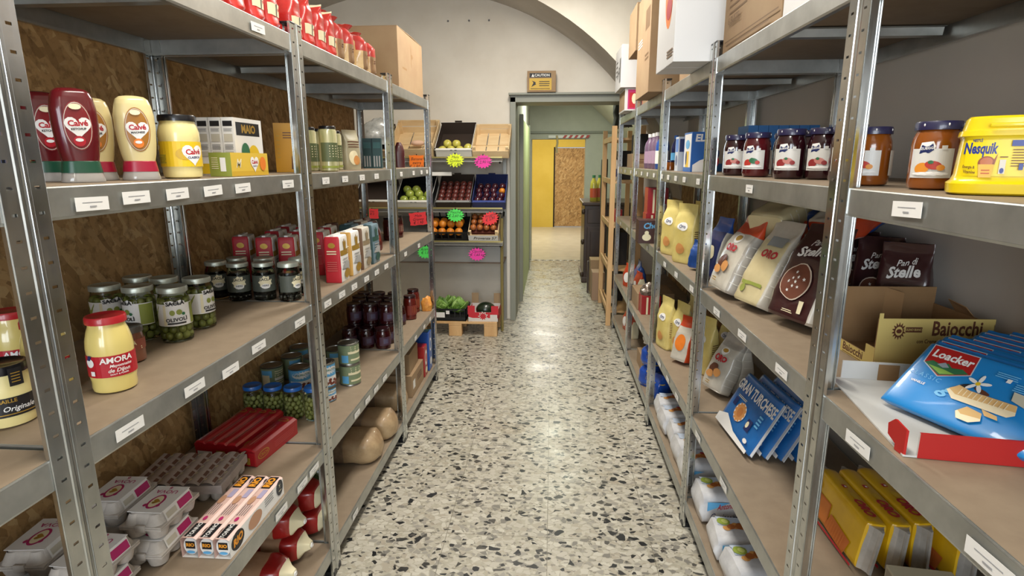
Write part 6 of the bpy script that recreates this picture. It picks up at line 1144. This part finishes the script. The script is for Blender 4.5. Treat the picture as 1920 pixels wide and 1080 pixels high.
# price stars hanging from the rails
def star(name, m, x, z, words, sq, label, rot=0, w_=.077, h_=.058):
    b = MB(); n = 16
    if sq: P = [(x_*w_*.95, y_*h_*.95) for x_, y_ in ((-1, -.9), (-.5, -1), (0, -.93), (.5, -1), (1, -.9), (.93, -.3), (1, .2), (.92, .6), (1, .95), (.4, .9), (-.2, .98), (-.7, .9), (-1, .97), (-.94, .4), (-1, -.1), (-.94, -.5))]
    else: P = [((w_ if i % 2 else w_*.74)*cos(pi*i/n), (h_ if i % 2 else h_*.76)*sin(pi*i/n)) for i in range(2*n)]
    c_, s_ = cos(rot), sin(rot)
    k = len(P); b.add([(x_*c_-y_*s_, yy, x_*s_+y_*c_) for yy in (0, .0012) for x_, y_ in P]+[(0, 0, 0), (0, .0012, 0)], [(2*k, (i+1) % k, i) for i in range(k)]+[(2*k+1, k+i, k+(i+1) % k) for i in range(k)]+[(i, (i+1) % k, k+(i+1) % k, k+i) for i in range(k)], m)
    a = Art(b, ffront(0, 0, 0), .0004)
    for i, w in enumerate(words): a.text(w, 0, h_*.42-i*h_*.5, h_*.54, hblack, rot, .3, .0)
    b.box(-.004, .004, .0012, .004, h_*.5, h_*1.05, black)
    o = b.build(name); put(o, x, 4.728, z, 0, label, 'price tag')
def neon(n_, c_): return mat(n_, c_, .6)
nO, nY, nM, nG, nR = neon('neon_orange', '#f27a1e'), neon('neon_yellow', '#dff02a'), neon('neon_magenta', '#e0359a'), neon('neon_green', '#52e05e'), neon('neon_red', '#e0343a')
star('price_star', nO, -1.105, 1.44, ['Banane', 'extra', '€ 1,90 kg'], True, 'orange price card under the deep wooden crate', 0, .065, .062)
star('price_star', nY, -.788, 1.455, ['Mele', 'Golden', '€ 1,80'], False, 'yellow price star under the yellow-green apples')
star('price_star', nM, -.560, 1.445, ['Limoni', '€ 2,90 kg'], False, 'magenta price star under the empty pale wooden crate', .05)
star('price_star', nG, -.795, 1.01, ['Pesche', '€ 2,60 kg'], False, 'green price star under the dusky nectarines')
star('price_star', nR, -.507, .985, ['Prugne', '€ 2,80'], False, 'red price star under the blue carton of plums', .35)
star('price_star', nR, -1.11, .98, ['Mele', 'Granny', '€ 1,90'], True, 'red price card under the green apples', .1)
star('price_star', nG, -1.055, .70, ['Arance', '€ 1,80'], False, 'green price star under the black crate, partly behind the last post', .1)
star('price_star', nM, -.62, .685, ['Cipolle', '€ 1,60 kg'], False, 'magenta price star under the handwritten wooden crate', 0)
star('price_star', nR, -1.50, 1.02, ['Uva', '€ 3'], True, 'red price card at the far left, seen past the second post', 0, .06, .045)
b = MB(); b.rbox(-.21, .1, -.006, .006, -.015, .015, whb, .002); put(b.build('white_strip'), -.93, 4.80, 1.345, 0, 'white plastic strip above the nectarines', 'strip')
# pallet with lettuce and watermelon
t = empty('pallet', (-.806, 4.78, 0)); 
for i in range(5):
    b = MB(); b.rbox(-.36, .36, -.16+i*.075, -.16+i*.075+.055, .108, .125, pine, .002); b.build('deck_board', t)
for x in (-.36, -.05, .25):
    for y in (-.16, .12): b = MB(); b.rbox(x, x+.11, y, y+.08, .0, .09, pine, .004); b.build('block', t)
for x in (-.36, -.05, .25): b = MB(); b.rbox(x, x+.11, -.16, .2, .09, .108, pine, .002); b.build('bearer', t)
tag(t, 'low wooden pallet on the terrazzo floor under the fruit rack', 'pallet')
lc = plastic_crate(.28, .26, .105, black); put(lc, -.85, 4.64, .1262, 0, 'black plastic crate of lettuce on the pallet', 'crate')
b = MB(); a = Art(b, ffront(-.002, 0, 0), .0004); a.rect(-.12, .03, -.04, .075, white, 1); a.rect(-.03, .06, .0, .09, white, 1); b.build('paper_sticker', lc)
lg = mottle('lettuce_green', '#43691f', '#7da046', 9, .5, .2); lg2 = mottle('lettuce_light', '#7ba548', '#a9c373', 9, .5, .2)
def lettuce(seed):
    random.seed(seed); b = MB()
    for k in range(34):
        a_ = random.uniform(0, 2*pi); L_ = random.uniform(.09, .155); w_ = L_*.42; e = random.uniform(.1, 1.25); n_, m_ = 7, 5; vs = []
        for j in range(n_):
            q = j/(n_-1); rr = L_*q; el = e+q*.3
            for i in range(m_):
                s_ = (i/(m_-1)-.5)*2; ww = w_*sin(pi*min(1, q*.8+.18))*s_; x = rr*cos(el); z = rr*sin(el)+.012*abs(s_)+random.uniform(-.006, .006)*q
                vs.append((x*cos(a_)-ww*sin(a_), x*sin(a_)+ww*cos(a_), .02+z*.85))
        b.add(vs, [(j*m_+i, j*m_+i+1, (j+1)*m_+i+1, (j+1)*m_+i) for j in range(n_-1) for i in range(m_-1)], lg if k % 3 else lg2, True)
    return b.build('lettuce', None, solid=.0015)
for i, (x, y, lb) in enumerate(((-.92, 4.74, 'leafy green lettuce, left one in the black crate'), (-.79, 4.74, 'leafy green lettuce, right one in the black crate beside the watermelon'), (-.86, 4.83, 'leafy green lettuce at the back of the black crate'))): put(lettuce(5+i), x, y, .155, i, lb, 'lettuce', 'lettuces in the black crate')
t = empty('fruit_box'); b = MB(); W, D, H = .255, .25, .10; rw = mat('box_white_print', '#d4cfc9', .5); rr = mat('box_red_print', '#c02430', .5)
b.box(-W/2, W/2, 0, D, 0, .004, rw); b.box(-W/2, W/2, 0, .004, 0, H*.8, rw, {'y-': rr}); b.box(-W/2, W/2, D-.004, D, 0, H, rw)
for x in (-W/2, W/2-.004): b.box(x, x+.004, 0, D, 0, H, rw, {'x-': rr, 'x+': rr})
a = Art(b, ffront(-.0005, 0, 0), .0004); a.rect(-.125, .0, .125, .03, rw, 1); a.star(0, .045, .045, rw, 9, .6); a.star(0, .045, .035, rr, 9, .6); a.rect(.06, .01, .12, .06, rw, 1); a.poly([(-.125, .04), (-.05, .02), (-.125, .01)], rw)
b.build('box_walls', t)
for x in (-W/2+.028, W/2-.028): b = MB(); b.box(x-.03, x+.03, -.001, .004, H*.6, H*1.35, rr); b.build('corner_tab', t)
for x in (-W/2+.03, W/2-.03): b = MB(); b.box(x-.03, x+.03, D-.004, D, H, H*1.9, card); b.build('back_tab', t)
put(t, -.565, 4.64, .1262, 0, 'red and white printed fruit box on the pallet', 'box')
wm = mottle('watermelon_skin', '#141f12', '#26361e', 10, .3, 0, coat=.4); b = MB(); b.ball((0, 0, .068), .068, wm, 16, (1.25, 1, 1)); put(b.build('watermelon'), -.555, 4.76, .1315, .2, 'dark green watermelon in the red and white fruit box', 'watermelon')
nb_ = mottle('net_orange', '#c77a2c', '#e0a04a', 40, .5, .3)
b = MB(); Skin([(0, .05, .04, 3), (.05, .06, .05, 2.6), (.1, .04, .03, 2.4), (.12, .01, .01, 2)], .012, 30).mesh(b, nb_, 24, 4); put(b.build('net_bag'), -.80, 3.56, LZ[1]+.0008, .2, 'orange net bag at the open end of the third left shelf', 'bag').scale = (.6, .6, .8)
# ================================================================= FAR RIGHT: pine rack, cabinet and things beyond the opening
t = empty('pine_rack', (.64, 5.5, 0)); M0 = Vector((-.64, -5.5, 0))
def part(b, name): o = b.build(name, t); o.location = M0; return o
for x in (.497, .735):
    for y in (5.015, 5.87): b = MB(); b.rbox(x, x+.042, y, y+.042, .0, 1.735, pine, .002); part(b, 'post')
for z in (.12, .5, .88, 1.26, 1.62):
    b = MB(); b.rbox(.54, .735, 5.02, 5.9, z, z+.018, pine, .001); part(b, 'shelf')
    b = MB(); b.rbox(.503, .52, 5.057, 5.87, z-.01, z+.035, pine, .002); part(b, 'rail')
tag(t, 'pale pine rack with square posts just past the last right shelving bay', 'rack')
def simple(name, x, y, z, W, D, H, m, label, cat, r=.003, rz=0): return put(one(name, W, D, H, m, r=r), x, y, z, rz, label, cat)
simple('red_box', .60, 5.45, .8985, .1, .16, .11, mat('box_red', '#a5262c', .5), 'small red box on the middle shelf of the pine rack', 'box')
simple('dark_box', .62, 5.6, .1385, .14, .4, .26, mat('dark_crate', '#1d1814', .7), 'dark crate low in the pine rack', 'box'); simple('dark_box', .62, 5.5, .5185, .14, .55, .3, mat('dark_crate', '#1d1814', .7), 'dark crate in the second compartment of the pine rack', 'box')
simple('dark_box', .66, 5.62, 1.2785, .12, .35, .26, mat('dark_crate', '#1d1814', .7), 'dark crate in the upper compartment of the pine rack', 'box')
wb_ = bottle('white_bottle', .026, .2, mat('bottle_white', '#b8b6b0', .4), hblack, hnavy); put(wb_, .585, 5.36, 1.2785, RGT, 'white bottle with dark label in the pine rack', 'bottle')
wb2 = bottle('teal_bottle', .03, .2, mat('bottle_teal', '#33505a', .3), hblack, white); put(wb2, .585, 5.2, .1385, RGT, 'dark teal bottle low in the pine rack', 'bottle')
b = MB(); R_ = []
for k, z in enumerate((0, .05, .1, .15, .2, .25, .3)): R_.append([tuple(crum((x_, y_, z), .016, 12, k)) for x_, y_, _ in ring(.085-.006*(k % 3), .28, 0, 3, 24)])
b.loft(R_, mottle('black_cloth', '#15130f', '#2b2823', 9, .8, .3)); o = put(b.build('dark_bag_pile'), .645, 5.62, 1.755, 0, 'heap of crumpled black bags on top of the pine rack', 'bag'); o.scale = (1, .55, .85)
# dark wooden cabinet
dw = mottle('dark_walnut', '#2a1a12', '#3a261a', 10, .4, .1, stretch=(1, 1, .2), coat=.2)
t = empty('cabinet', (.66, 7.2, 0)); b = MB(); b.rbox(-.27, .35, -.3, .45, .06, .93, dw, .006); b.build('body', t)
b = MB(); b.rbox(-.30, .37, -.33, .47, .93, .97, dw, .012); b.build('cabinet_top', t); b = MB(); b.rbox(-.29, .36, -.32, .46, 0, .07, dw, .01); b.build('plinth', t)
for x in (-.235, .06): b = MB(); b.rbox(x, x+.26, -.312, -.3, .14, .68, dw, .006); b.rbox(x+.04, x+.22, -.32, -.31, .19, .63, dw, .006); b.build('door_panel', t)
b = MB(); b.rbox(-.235, .32, -.315, -.3, .72, .89, dw, .006); b.build('drawer', t); dr_ = [q for q in t.children if q.name.startswith('drawer')][0]; b = MB(); b.ball((.04, -.325, .8), .012, rky, 8); b.build('knob', dr_)
for i, z in enumerate((.1, .5, .86)): b = MB(); b.ball((-.285, -.31, z), .022, dw, 8, (1, 1, 1.6)); b.build('carved_knob', t)
tag(t, 'dark carved wooden cabinet in the middle room beside the pine rack', 'cabinet')
yo = mat('oil_yellow', '#a89a3a', .2, 0, .6)
for i, (x, y, lb) in enumerate(((.50, 7.05, 'oil bottle with red label on the dark cabinet, left one'), (.575, 7.12, 'oil bottle with red label on the dark cabinet, right one'))):
    o = bottle('oil_bottle', .042, .31, yo, hgreen, mat('oil_label', '#b0482c', .5)) if not i else copy_tree(o); put(o, x, y, .9715, 0, lb, 'bottle', 'oil bottles on the cabinet')
simple('cardboard_box', .50, 6.08, .001, .13, .22, .30, mat('box_pinkish', '#9c8068', .8), 'upright pinkish cardboard box on the floor before the dark cabinet', 'box'); simple('cardboard_box', .51, 6.4, .001, .15, .22, .38, card, 'brown cardboard box behind the upright pinkish one', 'box')
simple('dark_post', .415, 6.35, .001, .02, .05, .36, dw, 'thin dark wooden upright leaning beside the cardboard boxes', 'post')
b = MB(); b.loft([[tuple(crum((x_, y_, z), .01, 10)) for x_, y_, _ in ring(.03, .12, 0, 2.5, 16)] for z in (0, .1, .25, .4, .5)], mottle('black_cloth', '#15130f', '#2b2823', 9, .8, .3)); put(b.build('dark_coat'), .53, 6.025, .96, 0, 'dark cloth hanging behind the pine rack', 'cloth')
